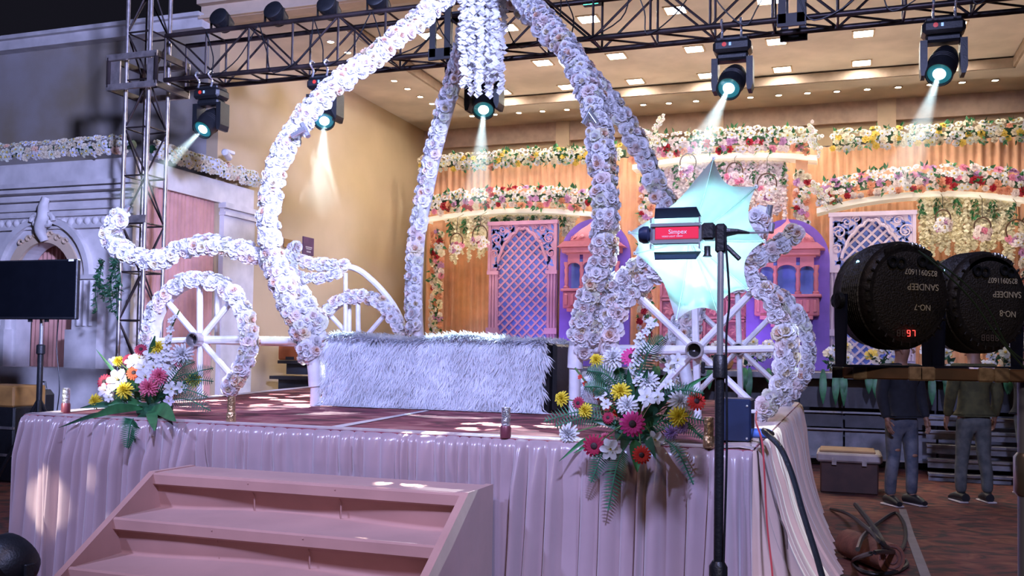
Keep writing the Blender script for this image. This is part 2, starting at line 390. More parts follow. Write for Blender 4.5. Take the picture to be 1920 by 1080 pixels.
# scroll keystone
kz = Z_at(448, 92); ks = MB()
ks.path(spline([(xc+.05, PY-.08, kz-.04), (xc+.01, PY-.12, kz+.12), (xc+.07, PY-.13, kz+.28), (xc+.03, PY-.10, kz+.42), (xc+.05, PY-.08, kz+.54)]), [.055+.03*math.sin(math.pi*min(1, q/28)) for q in range(33)], 10)
for sx in (-1, 1):
    ks.path([(xc+.04+sx*(.1+.09*math.cos(a)*(1-a/9)), PY-.12, kz+.22+.11*math.sin(a)*(1-a/9)) for a in [q*.5 for q in range(14)]], .035, 7)
ks.build('keystone_scroll', m_marble, pt, True)
sc_ = MB()
for sx in (-1, 1):
    for q in range(3):
        cx_ = xc+sx*(.12+q*.13); cz_ = zs+ri+.10-q*.05
        sc_.path([(cx_+.05*math.cos(a)*(1-a/8), PY-.07, cz_+.05*math.sin(a)*(1-a/8)) for a in [k_*.6 for k_ in range(11)]], .014, 6)
sc_.build('arch_carving', m_trim, pt, True)
pleat(MB(), (xc-ri-.05, PY+.32, 0), (xc+ri+.05, PY+.32, 0), zpl-.05, zs+ri+.1, .05, 14, 3).build('arch_drape', m_portalcloth, pt, True, 0)
# side of the portal facing the carriage
ye = 12.57
MB().box((PX-.05, (PY+ye)/2, (zg+zfr)/2-.02), (.14, ye-PY, zg-zfr-.02)).build('side_frieze', m_marble, pt)
MB().box((PX-.13, (PY+ye)/2, zfr/2), (.05, ye-PY, zfr)).build('side_wall', m_marble, pt)
yp = onX(415, 400, PX).y
pleat(MB(), (PX-.06, PY+.05, 0), (PX-.06, yp, 0), .55, zfr, .045, 22, 5).build('side_drape', m_portalcloth, pt, True, 0)
pl = MB(); pl.box((PX-.02, (yp+ye)/2, zfr/2), (.14, ye-yp, zfr)); pl.box((PX+.0, (yp+ye)/2, zfr-.04), (.2, ye-yp+.06, .08)); pl.box((PX+.0, (yp+ye)/2, zfr-.16), (.17, ye-yp+.03, .05))
pl.build('side_pilaster', m_marble, pt)
MB().box((PX-.04, (PY+yp)/2, .27), (.2, yp-PY, .55)).build('side_plinth', m_marble, pt)
# ------------------------------------------------------------------ blooms
def petal(mb, r0, r1, wd, tilt, ang, cup, mi, wave=0.0, nv=2, z0=0.0):
    ct, st = math.cos(tilt), math.sin(tilt); ca, sa = math.cos(ang), math.sin(ang)
    vs = []
    for j in range(nv+1):
        v = j/nv
        for i in (-1, 0, 1):
            wv = wd*i*(.35+.65*math.sin(math.pi*min(.82, .18+.7*v)))
            rad = r0+(r1-r0)*v
            h = cup*(i*i)*(r1-r0)*.5 + wave*math.sin(5*v+i*2.1+ang*3)
            x = rad*ct - h*st; z = z0 + rad*st*.9 + h*ct - .25*(v*v)*(r1-r0)*ct
            if i and v == 1: x -= .10*(r1-r0)
            vs.append((x*ca-wv*sa, x*sa+wv*ca, z))
    fs = []
    for j in range(nv):
        for i in range(2): fs.append((j*3+i, j*3+i+1, j*3+i+4, j*3+i+3))
    mb.add(vs, fs, None, mi)
def rose_mb(seed, inner=1):
    r = random.Random(seed); mb = MB()
    for (n, r0, r1, wd, tl, cup, mi, z0) in ((7, .1, 1.0, .50, .16, .35, 0, 0), (6, .08, .84, .44, .62, .45, 0, .08), (5, .05, .62, .34, 1.0, .5, inner, .16), (3, .02, .40, .22, 1.3, .6, inner, .22)):
        o = r.uniform(0, 6)
        for k in range(n): petal(mb, r0, r1*r.uniform(.9, 1.08), wd*r.uniform(.9, 1.1), tl+r.uniform(-.1, .1), o+2*math.pi*k/n+r.uniform(-.1, .1), cup, mi, .05, 2, z0)
    return mb
def small_mb(seed):
    r = random.Random(seed); mb = MB()
    for (n, r1, wd, tl, mi) in ((6, 1.0, .48, .25, 0), (4, .65, .36, .85, 0)):
        o = r.uniform(0, 6)
        for k in range(n): petal(mb, .08, r1*r.uniform(.9, 1.1), wd, tl+r.uniform(-.1, .1), o+2*math.pi*k/n, .3, mi, .04, 1)
    mb.lathe([(.22, .25), (.16, .42), (.02, .48)], 6); mb.m[-(6*2+2):] = [1]*(6*2+2)
    return mb
def bloom_mat(name, c, var=.06): return pm(name, c, .6, var=var, scale=30, trans=.22)
bw = bloom_mat('bloom_white', (.84, .82, .84)); bc = bloom_mat('bloom_cream', (.80, .70, .52)); bb_ = bloom_mat('bloom_blush', (.84, .72, .70)); bpk = bloom_mat('bloom_peach', (.82, .56, .42)); bgn = bloom_mat('bloom_ivory', (.74, .74, .62))
byl = bloom_mat('bloom_yellow', (.78, .56, .10)); bpi = bloom_mat('bloom_pink', (.78, .28, .42)); brd = bloom_mat('bloom_red', (.42, .012, .03)); bpu = bloom_mat('bloom_mauve', (.55, .28, .52)); bsl = bloom_mat('bloom_salmon', (.74, .32, .20))
ROSES = []
for k, (a, b_, wgt) in enumerate(((bw, bw, 9), (bw, bb_, 4), (bw, bc, 2), (bb_, bpk, 1), (bgn, bw, 2), (bb_, bb_, 2), (bc, bpk, 1))):
    mb = rose_mb(k+1); ROSES += [(mb, mb.mesh('bloom', [a, b_], True, 0), a, b_)]*wgt
ROSE_MATS = [bw, bb_, bc, bpk, bgn]
SMALL = {}
for k, (nm, c) in enumerate((('white', bw), ('cream', bc), ('blush', bb_), ('yellow', byl), ('pink', bpi), ('red', brd), ('mauve', bpu), ('peach', bpk), ('ivory', bgn), ('salmon', bsl))):
    mb = small_mb(k+40); SMALL[nm] = (mb, mb.mesh('bloom', [c, byl if nm in ('white', 'ivory') else c], True, 0), c)
def pick(wts):
    t = random.uniform(0, sum(wts.values()))
    for k_, v in wts.items():
        t -= v
        if t <= 0: return k_
    return k_
def leafsprig(mb, p, n, size, cnt=4):
    for _ in range(cnt):
        d = (Vector(n)+Vector((random.uniform(-1, 1), random.uniform(-1, 1), random.uniform(-1, 1)))*.9).normalized()
        M = facing(p, d, random.uniform(0, 6), size)
        mb.add([(0, 0, 0), (.22, .1, .5), (0, .05, 1.0), (-.22, .1, .5)], [(0, 1, 2, 3)], M)
def garland(parent, path, width, height, size, wts, nrm, dens=1.0, leaves=True, seed=1, drop=0):
    "individual blooms packed on the front and top of a rope of foliage"
    random.seed(seed); path = [Vector(p) for p in path]
    segs = [(a, b) for a, b in zip(path[:-1], path[1:])]; tot = sum((b-a).length for a, b in segs)
    nrow = max(1, round(height/(size*1.35))); ncol = max(1, int(tot/(size*1.5)*dens))
    nrm = Vector(nrm).normalized(); lm = MB(); lv = MB()
    lm.path(path, min(width, height)*.33, 8)
    for r in range(nrow):
        for c in range(ncol):
            u = (c+.5*(r % 2)+random.uniform(-.25, .25))/ncol*tot
            u = min(max(u, 0), tot)
            for (a, b) in segs:
                if u <= (b-a).length or (a, b) is segs[-1]: break
                u -= (b-a).length
            d = (b-a).normalized(); up = d.cross(nrm).normalized()
            if up.z < 0 or (abs(up.z) < .3 and up.x < 0): up = -up
            f = ((r+.5)/nrow-.5)*2+random.uniform(-.12, .12)
            p = a+d*u+up*(f*height*.5)+nrm*(width*.5*math.sqrt(max(0, 1-f*f*.75)))
            k_ = pick(wts(f) if callable(wts) else wts)
            n = (nrm+up*f*.8+Vector((random.uniform(-.35, .35),)*1+(random.uniform(-.3, .3), random.uniform(-.3, .3)))).normalized()
            put(SMALL[k_][1], 'bloom', parent, facing(p, n, random.uniform(0, 6), size*random.uniform(.75, 1.15)))
            if leaves and random.random() < .5: leafsprig(lv, p-nrm*size*.3, n, size*1.9, 2)
    lm.build('garland_core', m_leafd, parent, True)
    if lv.f: tag(lv.build('leaf_filler', m_leaf, parent), kind='stuff')
def curve_h(x0, x1, y, z, rise, n=10): return [(x0+(x1-x0)*i/n, y, z+rise*(1-(2*i/n-1)**2)) for i in range(n+1)]
# ------------------------------------------------------------------ portal garland
g = thing('flower_garland', 'cream flower garland along the front cornice of the marble portal', 'garland', (PX-1.5, PY, zg+.05))
random.seed(3)
gl_w = {'ivory': 5, 'white': 4, 'cream': 4, 'peach': 1}
garland(g, [(-11.6, PY-.05, zg+.12), (PX+.02, PY-.05, zg+.12)], .18, .26, .062, gl_w, (0, -1, .1), 1.15, False, seed=5)
g = thing('flower_garland', 'cream flower garland along the side of the marble portal', 'garland', (PX, 11.2, zg+.05))
garland(g, [(PX+.05, PY+.26, zg+.12), (PX+.05, ye, zg+.12)], .18, .26, .062, gl_w, (1, -.2, .1), 1.15, False, seed=6)
# ------------------------------------------------------------------ far stage: dais, steps, backdrop
SF, SZ = 13.9, 1.32
m_dark = pm('dark_stone', (.055, .050, .055), .5, var=.3, scale=4); m_slab = pm('grey_slab', (.20, .19, .20), .6, var=.3, scale=5)
m_tile = pm('pale_tile', (.33, .31, .33), .5, var=.25, scale=7); m_rail = pm('steel_rail', (.42, .42, .45), .3, .9)
dz = thing('stage_dais', 'dark stone dais carrying the flower backdrop', 'stage', (-2, 16, 0))
MB().box((-.4, (SF+YB)/2+.3, SZ/2), (15.6, YB-SF-.6, SZ)).build('dais_body', m_dark, dz)
MB().box((-.4, SF+.25, SZ-.04), (15.6, .70, .08)).build('edge_slab', m_slab, dz)
xs = -.6
while xs < 4.2:
    MB().box((xs+.30, SF+.28, (.82+SZ-.09)/2), (.58, .06, SZ-.93)).build('panel', m_dark, dz)
    for zz, mm in ((.65, m_tile if random.random() < .55 else m_dark), (.32, m_slab)):
        MB().box((xs+.30, SF+.27, zz), (.57, .05, .18 if zz > .5 else .40)).build('tile', mm, dz)
    xs += .6
for zz in (.77, .53, .13): MB().box((1.6, SF+.20, zz), (6, .06, .025)).build('rail', m_rail, dz)
st = thing('stage_steps', 'wide grey steps up to the dais behind the two standing men', 'stairs', (2.6, SF-.2, 0))
x0s = onY(1735, 800, SF-.3).x
for i in range(5):
    MB().box((x0s+2.0, SF-.24-(4-i)*.13, .08+i*.17), (4, .20, .03)).build('tread', m_rail if i % 2 else m_slab, st)
    MB().box((x0s+2.0, SF-.30-(4-i)*.13+.03, i*.17+.03), (4, .03, .10)).build('riser', m_slab, st)
# curtains across the whole back
bd = thing('backdrop_drape', 'peach pleated drape across the back of the far stage', 'curtain', (-2.4, 17.75, SZ))
xa, xb, nP = -8.1, 5.2, 11
for i in range(nP):
    pleat(MB(), (xa+(xb-xa)*i/nP, 17.75, 0), (xa+(xb-xa)*(i+1)/nP+.02, 17.75, 0), SZ, 5.3, .085, 9, 20+i, 4).build('drape_panel', m_peach, bd, True, 0)
MB().tube((xa, 17.78, 5.3), (xb, 17.78, 5.3), .03).build('top_rail', m_blackmetal, bd)
top_w = {'white': 4, 'ivory': 4, 'yellow': 3, 'cream': 4, 'salmon': .4}
g = thing('flower_garland', 'white and yellow flower garland on top of the drape, left of the carriage dome', 'garland', (-6.4, 17.6, 5.3))
garland(g, [(-8.1, 17.47, 5.33), (-3.9, 17.47, 5.33)], .22, .36, .072, top_w, (0, -1, .15), .95, seed=9)
g = thing('flower_garland', 'white and yellow flower garland on top of the drape, above the stage lights', 'garland', (2, 17.6, 5.3))
garland(g, [(-.2, 17.47, 5.33), (5.2, 17.47, 5.33)], .22, .40, .072, top_w, (0, -1, .15), .95, seed=10)
for x0_, x1_ in ((-8.0, -4.0), (-.1, 5.1)):
    for q in range(5):
        x_ = x0_+(x1_-x0_)*q/4; MB().path([(x_, 17.50, 5.36), (x_, 17.62, 5.40), (x_, 17.78, 5.32)], .008, 5).build('garland_tie', m_blackmetal, bd)
m_glow_board = pm('glow_board', (.9, .85, .75), .5, var=.03, emit=(1.0, .86, .62), es=.38)  # the board's glow stands in for strip light falling on it
m_vine = bloom_mat('wisteria_cream', (.86, .80, .58)); m_vinew = bloom_mat('wisteria_white', (.86, .85, .85)); m_vinep = bloom_mat('wisteria_pinkish', (.86, .78, .78))
def strand(mb, p, length, r, seed):
    rr = random.Random(seed); k_ = int(length/.036); mb.path([p, (p[0], p[1], p[2]-length)], .004, 4)
    for i in range(k_):
        f = i/k_
        for _ in range(4):
            a = rr.uniform(0, 6.28); rad = r*(1-f*.6)*rr.uniform(.3, 1)
            c = Vector((p[0]+math.cos(a)*rad, p[1]+math.sin(a)*rad, p[2]-length*f+rr.uniform(-.02, .02)))
            mb.add([(0, 0, 0), (.5, .15, .55), (0, .3, 1), (-.5, .15, .55)], [(0, 1, 2, 3)], Matrix.Translation(c) @ RZ(rr.uniform(-55, 55)) @ RX(rr.uniform(145, 215)) @ SC(.066))
def wisteria(name_lab, x0, x1, y, z, length, mat, step=.045, green=True, arch=None):
    t = thing('wisteria_curtain', name_lab, 'flower curtain', ((x0+x1)/2, y, z))
    x = x0; i = 0
    while x < x1:
        if arch: z = arch[2]+arch[3]*(1-(2*(x-arch[0])/(arch[1]-arch[0])-1)**2)-.065
        mb = MB(); strand(mb, (x, y+random.uniform(-.05, .05), z), length*random.uniform(.65, 1.1), .06, int(x*1000)); mb.build('flower_strand', mat, t)
        if green and i % 6 == 0:
            lf = MB()
            for q in range(14): leafsprig(lf, (x+random.uniform(-.05, .05), y-.06, z-random.uniform(0, length*.35)), (0, -.5, -1), .10, 2)
            lf.build('leaf_strand', m_leaf, t)
        x += step*random.uniform(.8, 1.2); i += 1
    return t
def hoop(px, py, Y, r, lab):
    p = onY(px, py, Y); t = thing('hoop_basket', lab, 'flower basket', p, 'hoop baskets hung in the arches')
    MB().path([(p.x+r*math.cos(a), p.y, p.z+r*1.15*math.sin(a)) for a in [2*math.pi*i/20 for i in range(20)]], .012, 6, closed=True).build('hoop', pm('hoop_wire', (.08, .04, .02), .5), t, True)
    ar_ = [q for q in (AL, AC, AR) if q[0] <= p.x <= q[1]][0]
    zb_ = ar_[2]+ar_[3]*(1-(2*(p.x-ar_[0])/(ar_[1]-ar_[0])-1)**2)-.02     # tied to the front of the glowing band
    MB().path([(p.x, p.y, p.z+r*1.12), (p.x, p.y+.04, max(p.z+r*1.16, zb_-.1)), (p.x, 16.91, zb_)], .005, 5).build('thread', m_blackmetal, t)
    for q in range(16):
        a = random.uniform(-1, 1); o = Vector((a*r*.95, random.uniform(-.09, .02), -r*1.0+random.uniform(-.08, .07)))
        put(SMALL[random.choice(['white', 'blush', 'pink', 'mauve', 'blush'])][1], 'bloom', t, facing(p+o, (a, -1, random.uniform(-.3, .6)), q, .07))
def arch_set(name, lab, x0, x1, z, rise, wts, th, seed, posts):
    t = thing('flower_arch', lab, 'arch', ((x0+x1)/2, 17.0, SZ))
    pth = curve_h(x0, x1, 17.0, z, rise)
    b1 = MB()
    for a, c in zip(pth[:-1], pth[1:]):
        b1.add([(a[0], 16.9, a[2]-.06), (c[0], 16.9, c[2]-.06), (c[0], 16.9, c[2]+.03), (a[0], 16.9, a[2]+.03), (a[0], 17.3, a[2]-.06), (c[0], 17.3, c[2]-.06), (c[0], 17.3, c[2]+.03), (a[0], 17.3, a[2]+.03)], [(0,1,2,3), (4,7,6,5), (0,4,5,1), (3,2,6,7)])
    b1.build('glow_band', m_glow_board, t)
    garland(t, [(p[0], 16.92, p[2]+th*.55) for p in pth], .25, th, .078, wts, (0, -1, .1), 1.0, seed=seed)
    for px_ in posts:
        MB().box((px_, 17.05, (SZ+z)/2), (.20, .12, z-SZ)).build('post', m_peach, t)
        garland(t, [(px_, 16.99, SZ+.14), (px_, 16.99, z-.2)], .10, .26, .075, {'red': 1.3, 'salmon': 2, 'blush': 3, 'cream': 3, 'pink': 1, 'mauve': 1.2, 'white': 2}, (0, -1, 0), 1.0, seed=seed+1)
    return t
wing_w = lambda f: {'white': 5, 'ivory': 2, 'blush': 2, 'red': .8, 'mauve': 1} if f > -.3 else {'salmon': 2, 'red': 1.4, 'blush': 3, 'cream': 3, 'pink': 1.5}
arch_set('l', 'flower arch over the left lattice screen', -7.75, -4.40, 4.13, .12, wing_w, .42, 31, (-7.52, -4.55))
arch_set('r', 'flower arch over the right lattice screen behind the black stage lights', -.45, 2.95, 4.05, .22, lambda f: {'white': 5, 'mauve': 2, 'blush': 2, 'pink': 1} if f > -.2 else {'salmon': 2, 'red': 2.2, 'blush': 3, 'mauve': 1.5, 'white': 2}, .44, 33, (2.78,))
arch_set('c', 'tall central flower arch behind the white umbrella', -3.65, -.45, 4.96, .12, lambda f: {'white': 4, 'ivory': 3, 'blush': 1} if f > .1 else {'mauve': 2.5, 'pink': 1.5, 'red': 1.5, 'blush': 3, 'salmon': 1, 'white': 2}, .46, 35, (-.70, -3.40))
# loose white sprays at the arch ends
for px, py, lab in ((1520, 262, 'white blossom spray at the right end of the central arch'), (1545, 372, 'white blossom spray at the left end of the right arch'), (1225, 250, 'white blossom spray at the left end of the central arch')):
    p = onY(px, py, 16.66); t = thing('blossom_spray', lab, 'flowers', p)
    MB().path([p, p+Vector((-.05 if px == 1520 else .08, .12, -.03)), p+Vector((-.10 if px == 1520 else .18, .30, -.06))], .008, 5).build('wire_stem', m_stem, t)
    for q in range(9):
        d = Vector((random.uniform(-.7, .5), -.15, random.uniform(-.6, .6))); e_ = p+d*.5
        MB().path([p, p+d*.25+Vector((0, 0, .04)), e_], .006, 5).build('twig', m_stem, t)
        for w_ in range(5):
            put(SMALL[random.choice(['white', 'ivory', 'blush'])][1], 'bloom', t, facing(p+d*(.12+.09*w_)+Vector((random.uniform(-.03, .03), -.02, random.uniform(-.03, .03))), (random.uniform(-.5, .5), -1, random.uniform(-.5, .5)), q, .038))
AL, AR, AC = (-7.75, -4.40, 4.13, .12), (-.45, 2.95, 4.05, .22), (-3.65, -.45, 4.96, .12)
wisteria('cream wisteria hanging left of the left lattice screen', -7.2, -6.47, 16.98, 4.1, .85, m_vine, arch=AL)
wisteria('short green and cream trailing flowers above the left lattice screen', -6.38, -5.10, 17.15, 4.12, .30, m_vine, arch=AL)
wisteria('pale pink wisteria hanging under the central arch', -3.15, -.95, 17.15, 4.95, 1.1, m_vinep, arch=AC)
wisteria('cream wisteria hanging behind the black stage lights', 1.2, 2.55, 17.0, 4.15, .95, m_vine, arch=AR)
wisteria('cream wisteria at the far side of the left arch', -4.98, -4.80, 17.1, 4.1, .5, m_vine, arch=AL)
for (a, b_, c, lab) in ((900, 440, .15, 'hoop basket of pink flowers before the cream wisteria, left arch'), (856, 452, .13, 'hoop basket hanging near the left flower post'), (1290, 305, .14, 'hoop basket above the umbrella, leftmost under the central arch'), (1377, 322, .14, 'hoop basket of pink flowers in the middle of the central arch'), (1438, 345, .16, 'hoop basket of pink flowers beside the red flower post'), (1768, 408, .11, 'ball basket of white flowers, leftmost behind the stage lights'), (1842, 424, .12, 'hoop basket of pink flowers above the right stage light'), (1906, 432, .15, 'hoop basket at the right edge above the stage light')):
    hoop(a, b_, 16.57, c, lab)
# ---- lattice screens
m_lat = pm('painted_lattice', (.48, .24, .36), .55, var=.06); m_latw = pm('lavender_lattice', (.56, .46, .60), .55, var=.06)
m_blue = pm('blue_board', (.13, .20, .60), .6, var=.1)
def foil(x, hw, z0, h):
    "multifoil arch height over x"
    a = min(1, abs(x)/hw); base = math.sqrt(max(0, 1-a**1.35))
    return z0+h*base+.045*abs(math.sin(a*math.pi*3.5))*(a > .04)
def lattice(x0, x1, z0, z1, Y, lab, mf):
    t = thing('lattice_screen', lab, 'screen', ((x0+x1)/2, Y, z0)); wd = x1-x0; xm = (x0+x1)/2; hw = wd*.36
    MB().box((xm, Y+.10, (z0+z1)/2), (wd, .04, z1-z0)).build('blue_board', m_blue, t)
    zt = z1-.08; za = z1-.95; sp = .175
    n = int((hw*2+zt-z0)/sp)+2
    for sg in (-1, 1):
        for i in range(n):
            # line x*sg + z = c
            c = -hw+z0+i*sp+.04 if True else 0
            pts = []
            for xx in (-hw, hw):
                z = c - sg*xx
                pts.append((xx, z))
            (xA, zA), (xB, zB) = pts
            def clip(xA, zA, xB, zB):
                out = []
                for (x_, z_) in ((xA, zA), (xB, zB)):
                    if z_ < z0: x_ = x_+(z0-z_)/(zB-zA)*(xB-xA); z_ = z0
                    if z_ > zt: x_ = x_+(zt-z_)/(zB-zA)*(xB-xA); z_ = zt
                    out.append((x_, z_))
                return out
            if max(zA, zB) <= z0+.05 or min(zA, zB) >= zt-.05: continue
            (xA, zA), (xB, zB) = clip(xA, zA, xB, zB)
            L_ = math.hypot(xB-xA, zB-zA)
            if L_ < .08: continue
            M = Matrix.Translation((xm+(xA+xB)/2, Y+.055+.012*sg, (zA+zB)/2)) @ Matrix.Rotation(-math.atan2(zB-zA, xB-xA), 4, 'Y')
            MB().box((0, 0, 0), (L_, .02, .036), M).build('lattice_bar', mf, t)
    # carved head plate with the multifoil opening
    hp = MB(); n = 44; hwp = wd*.5
    for i in range(n):
        xa_, xb_ = -hwp+2*hwp*i/n, -hwp+2*hwp*(i+1)/n
        f0 = foil(xa_, hw*1.02, za, .78) if abs(xa_) < hw*1.02 else za; f1 = foil(xb_, hw*1.02, za, .78) if abs(xb_) < hw*1.02 else za
        hp.add([(xm+xa_, Y, f0), (xm+xb_, Y, f1), (xm+xb_, Y, z1), (xm+xa_, Y, z1), (xm+xa_, Y+.05, f0), (xm+xb_, Y+.05, f1)], [(0, 1, 2, 3), (0, 4, 5, 1)])
    hp.build('carved_head', mf, t)
    eb = MB(); pr = None
    for i in range(61):
        x_ = -hw+2*hw*i/60; q = (xm+x_, Y-.015, foil(x_, hw*1.02, za, .78)+.02)
        if pr: eb.tube(pr, q, .028, 6)
        pr = q
    eb.build('foil_moulding', mf, t, True)
    cv = MB(); rr = random.Random(5)
    for sx in (-1, 1):
        for q in range(120):
            x_ = rr.uniform(.10, hwp-.08); z_ = rr.uniform(za+.12, z1-.12)
            fz = foil(x_, hw*1.02, za, .78) if x_ < hw*1.02 else za
            if z_ < fz+.09: continue
            M = Matrix.Translation((xm+sx*x_, Y-.006, z_)) @ Matrix.Rotation(sx*rr.uniform(0, 6.28), 4, 'Y')
            cv.add([(-.07, 0, 0), (0, 0, .026), (.07, 0, 0), (0, 0, -.026)], [(0, 1, 2, 3)], M)
        for (cx_, cz_, r_) in ((.52, .62, .12), (.40, .80, .08), (.56, .34, .09), (.25, .84, .06)):
            MB().path([(xm+sx*(cx_*wd/1.33+r_*math.cos(a)*(1-a/11)), Y-.008, za+cz_+r_*math.sin(a)*(1-a/11)) for a in [k_*.5 for k_ in range(17)]], .014, 5).build('carved_scroll', mf, t, True)
    tag(cv.build('pierced_leaves', m_blue, t), kind='stuff')
    for zz, hh in ((z1-.03, .06), (za-.02, .05)): pass
    MB().box((xm, Y-.01, z1-.03), (wd+.04, .08, .07)).build('top_frame', mf, t)
    for sx in (-1, 1): MB().box((xm+sx*(wd/2-.02), Y-.01, (za+z1)/2), (.05, .06, z1-za)).build('side_frame', mf, t)
    for sx in (-1, 1):
        cx_ = xm+sx*(hw+(wd/2-hw)/2); wq = (wd/2-hw)
        MB().box((cx_, Y+.05, (z0+za)/2), (wq, .06, za-z0)).build('pilaster', mf, t)
        for q in (-1, 0, 1): MB().path([(cx_+q*wq*.31, Y+.01, z0+.1), (cx_+q*wq*.31, Y+.01, za-.02)], .026, 8).build('pilaster_rib', mf, t, True)
        MB().box((cx_, Y+.0, z0+.55), (wq+.05, .09, .11)).build('pilaster_band', mf, t)
        MB().box((cx_, Y+.0, za-.01), (wq+.04, .09, .07)).build('pilaster_capital', mf, t)
    return t
lattice(-6.35, -5.01, 1.40, 4.0, 16.75, 'pink lattice screen with blue backing, left of the left purple niche', m_lat)
a = onY(1556, 400, 16.6); b_ = onY(1717, 398, 16.6)
lattice(a.x, b_.x, 1.40, a.z, 16.6, 'lavender lattice screen with blue backing, half hidden by the stage lights', m_latw)
# ---- purple niches with carved balconies
m_purple = pm('purple_board', (.16, .08, .46), .6, var=.08) if False else pm('violet_board', (.17, .085, .47), .6, var=.08)
m_rosewd = pm('rose_carved', (.50, .16, .22), .55, var=.08, bump=.2, bscale=18)
def niche(px0, px1, pyt, Y, lab, flip=1):
    a = onY(px0, pyt, Y); b_ = onY(px1, pyt, Y); xm = (a.x+b_.x)/2; hw = (b_.x-a.x)/2; zt = (a.z+b_.z)/2; z0 = SZ
    t = thing('balcony_niche', lab, 'niche', (xm, Y, z0)); zs_ = zt-hw*1.05
    poly = [(-hw, z0), (hw, z0)]+[(hw*math.cos(q*math.pi/24), zs_+hw*1.05*math.sin(q*math.pi/24)) for q in range(25)]
    MB().prism(poly, .10, T(xm, Y, 0)).build('arched_board', m_purple, t)
    w2 = .50; zb = zt-1.62; ym = Y-.16
    MB().box((xm, Y-.005, zb+.62), (w2*1.7, .012, .55)).build('window_recess', m_blue, t)
    cb_ = MB()
    for i in range(5): cb_.box((xm, Y-.03-.032*i, zb-.28+.06*i), (w2*(.35+.33*i), .07+.06*i, .06))
    cb_.build('corbel', m_rosewd, t)
    MB().box((xm, ym+.04, zb+.14), (w2*2.05, .26, .30), bev=.015).build('balcony_front', m_rosewd, t)
    for q in range(9): MB().box((xm-w2*.9+q*w2*.225, ym-.10, zb+.15), (.055, .03, .2), bev=.008).build('baluster', m_rosewd, t)
    MB().box((xm, ym+.03, zb+.32), (w2*2.2, .30, .05), bev=.01).build('balcony_rail', m_rosewd, t)
    cols = [-w2*.92, -w2*.36, w2*.36, w2*.92]
    for cx_ in cols:
        MB().lathe([(.05, 0), (.055, .04), (.032, .06), (.042, .16), (.032, .26), (.045, .34), (.03, .38), (.05, .44), (.055, .48)], 12, T(xm+cx_, ym-.04, zb+.34)).build('column', m_rosewd, t, True)
    for (c0, c1) in zip(cols[:-1], cols[1:]):
        mid = (c0+c1)/2; r_ = (c1-c0)/2-.03; ab = MB()
        for i in range(14):
            a0, a1 = math.pi*i/14, math.pi*(i+1)/14
            x0_, x1_ = xm+mid+r_*math.cos(a0), xm+mid+r_*math.cos(a1); q0, q1 = zb+.74+r_*.62*math.sin(a0), zb+.74+r_*.62*math.sin(a1)
            ab.add([(x0_, ym-.08, q0), (x1_, ym-.08, q1), (x1_, ym-.08, zb+.98), (x0_, ym-.08, zb+.98), (x0_, ym, q0), (x1_, ym, q1)], [(0, 1, 2, 3), (0, 4, 5, 1)])
        ab.box((xm+mid, ym-.04, zb+.97), (c1-c0, .09, .04)); ab.build('arch_head', m_rosewd, t)
    MB().box((xm, ym-.02, zb+1.03), (w2*2.1, .30, .10), bev=.01).build('entablature', m_rosewd, t)
    MB().prism([(-w2*1.2, 0), (w2*1.2, 0), (w2*.95, .10), (-w2*.95, .10)], .38, T(xm, ym-.22, zb+1.08)).build('eave', m_rosewd, t)
    prof = [(w2*.86, 0), (w2*.88, .06), (w2*.72, .16), (w2*.46, .26), (w2*.22, .33), (w2*.06, .40), (.01, .46)]
    dm = MB()
    dm.grid(lambda u, v: ((lambda k_: (xm+prof[k_][0]*math.cos(math.pi+math.pi*u), ym+.1+.55*prof[k_][0]*math.sin(math.pi+math.pi*u), zb+1.17+prof[k_][1]))(min(6, round(v*6)))), 16, 6)
    dm.build('half_dome', m_rosewd, t, True)
    for q in range(7):
        an = math.pi+math.pi*(q+.5)/7
        MB().lathe([(.001, .025), (.04, .01), (.05, 0)], 8, facing((xm+w2*.80*math.cos(an), ym+.1+.46*w2*math.sin(an), zb+1.27), (math.cos(an), math.sin(an), .6))).build('dome_leaf', m_rosewd, t)
    return t
niche(1051, 1182, 410, 16.55, 'violet arched niche with rose balcony behind the carriage ribs, left of the umbrella')
niche(1400, 1556, 411, 16.45, 'violet arched niche with rose balcony right of the umbrella')
# carved rose panel in the middle
a = onY(1222, 520, 16.9); b_ = onY(1402, 640, 16.9); a.x = max(a.x, -3.12)
t = thing('carved_panel', 'rose carved panel wall of squares and flowers behind the big wheel', 'panel', ((a.x+b_.x)/2, 16.9, SZ))
MB().box(((a.x+b_.x)/2, 16.95, (SZ+a.z)/2), (b_.x-a.x, .08, a.z-SZ)).build('back_board', m_rosewd, t)
nx_, nz_ = 4, 4
for i in range(nx_):
    for j in range(nz_):
        cx_ = a.x+(b_.x-a.x)*(i+.5)/nx_; cz_ = SZ+.1+(a.z-SZ-.1)*(j+.5)/nz_; sz_ = (b_.x-a.x)/nx_*.42
        fr = MB()
        for sg in (-1, 1): fr.box((cx_+sg*sz_, 16.88, cz_), (.04, .06, sz_*2)); fr.box((cx_, 16.88, cz_+sg*sz_), (sz_*2, .06, .04))
        fr.build('square_frame', m_rosewd, t)
        pe = MB()
        for q in range(8): pe.add([(0, 0, 0), (.05, 0, sz_*.4), (0, -.02, sz_*.8), (-.05, 0, sz_*.4)], [(0, 1, 2, 3)], T(cx_, 16.89, cz_) @ RY(45*q))
        pe.build('rosette', m_rosewd, t)
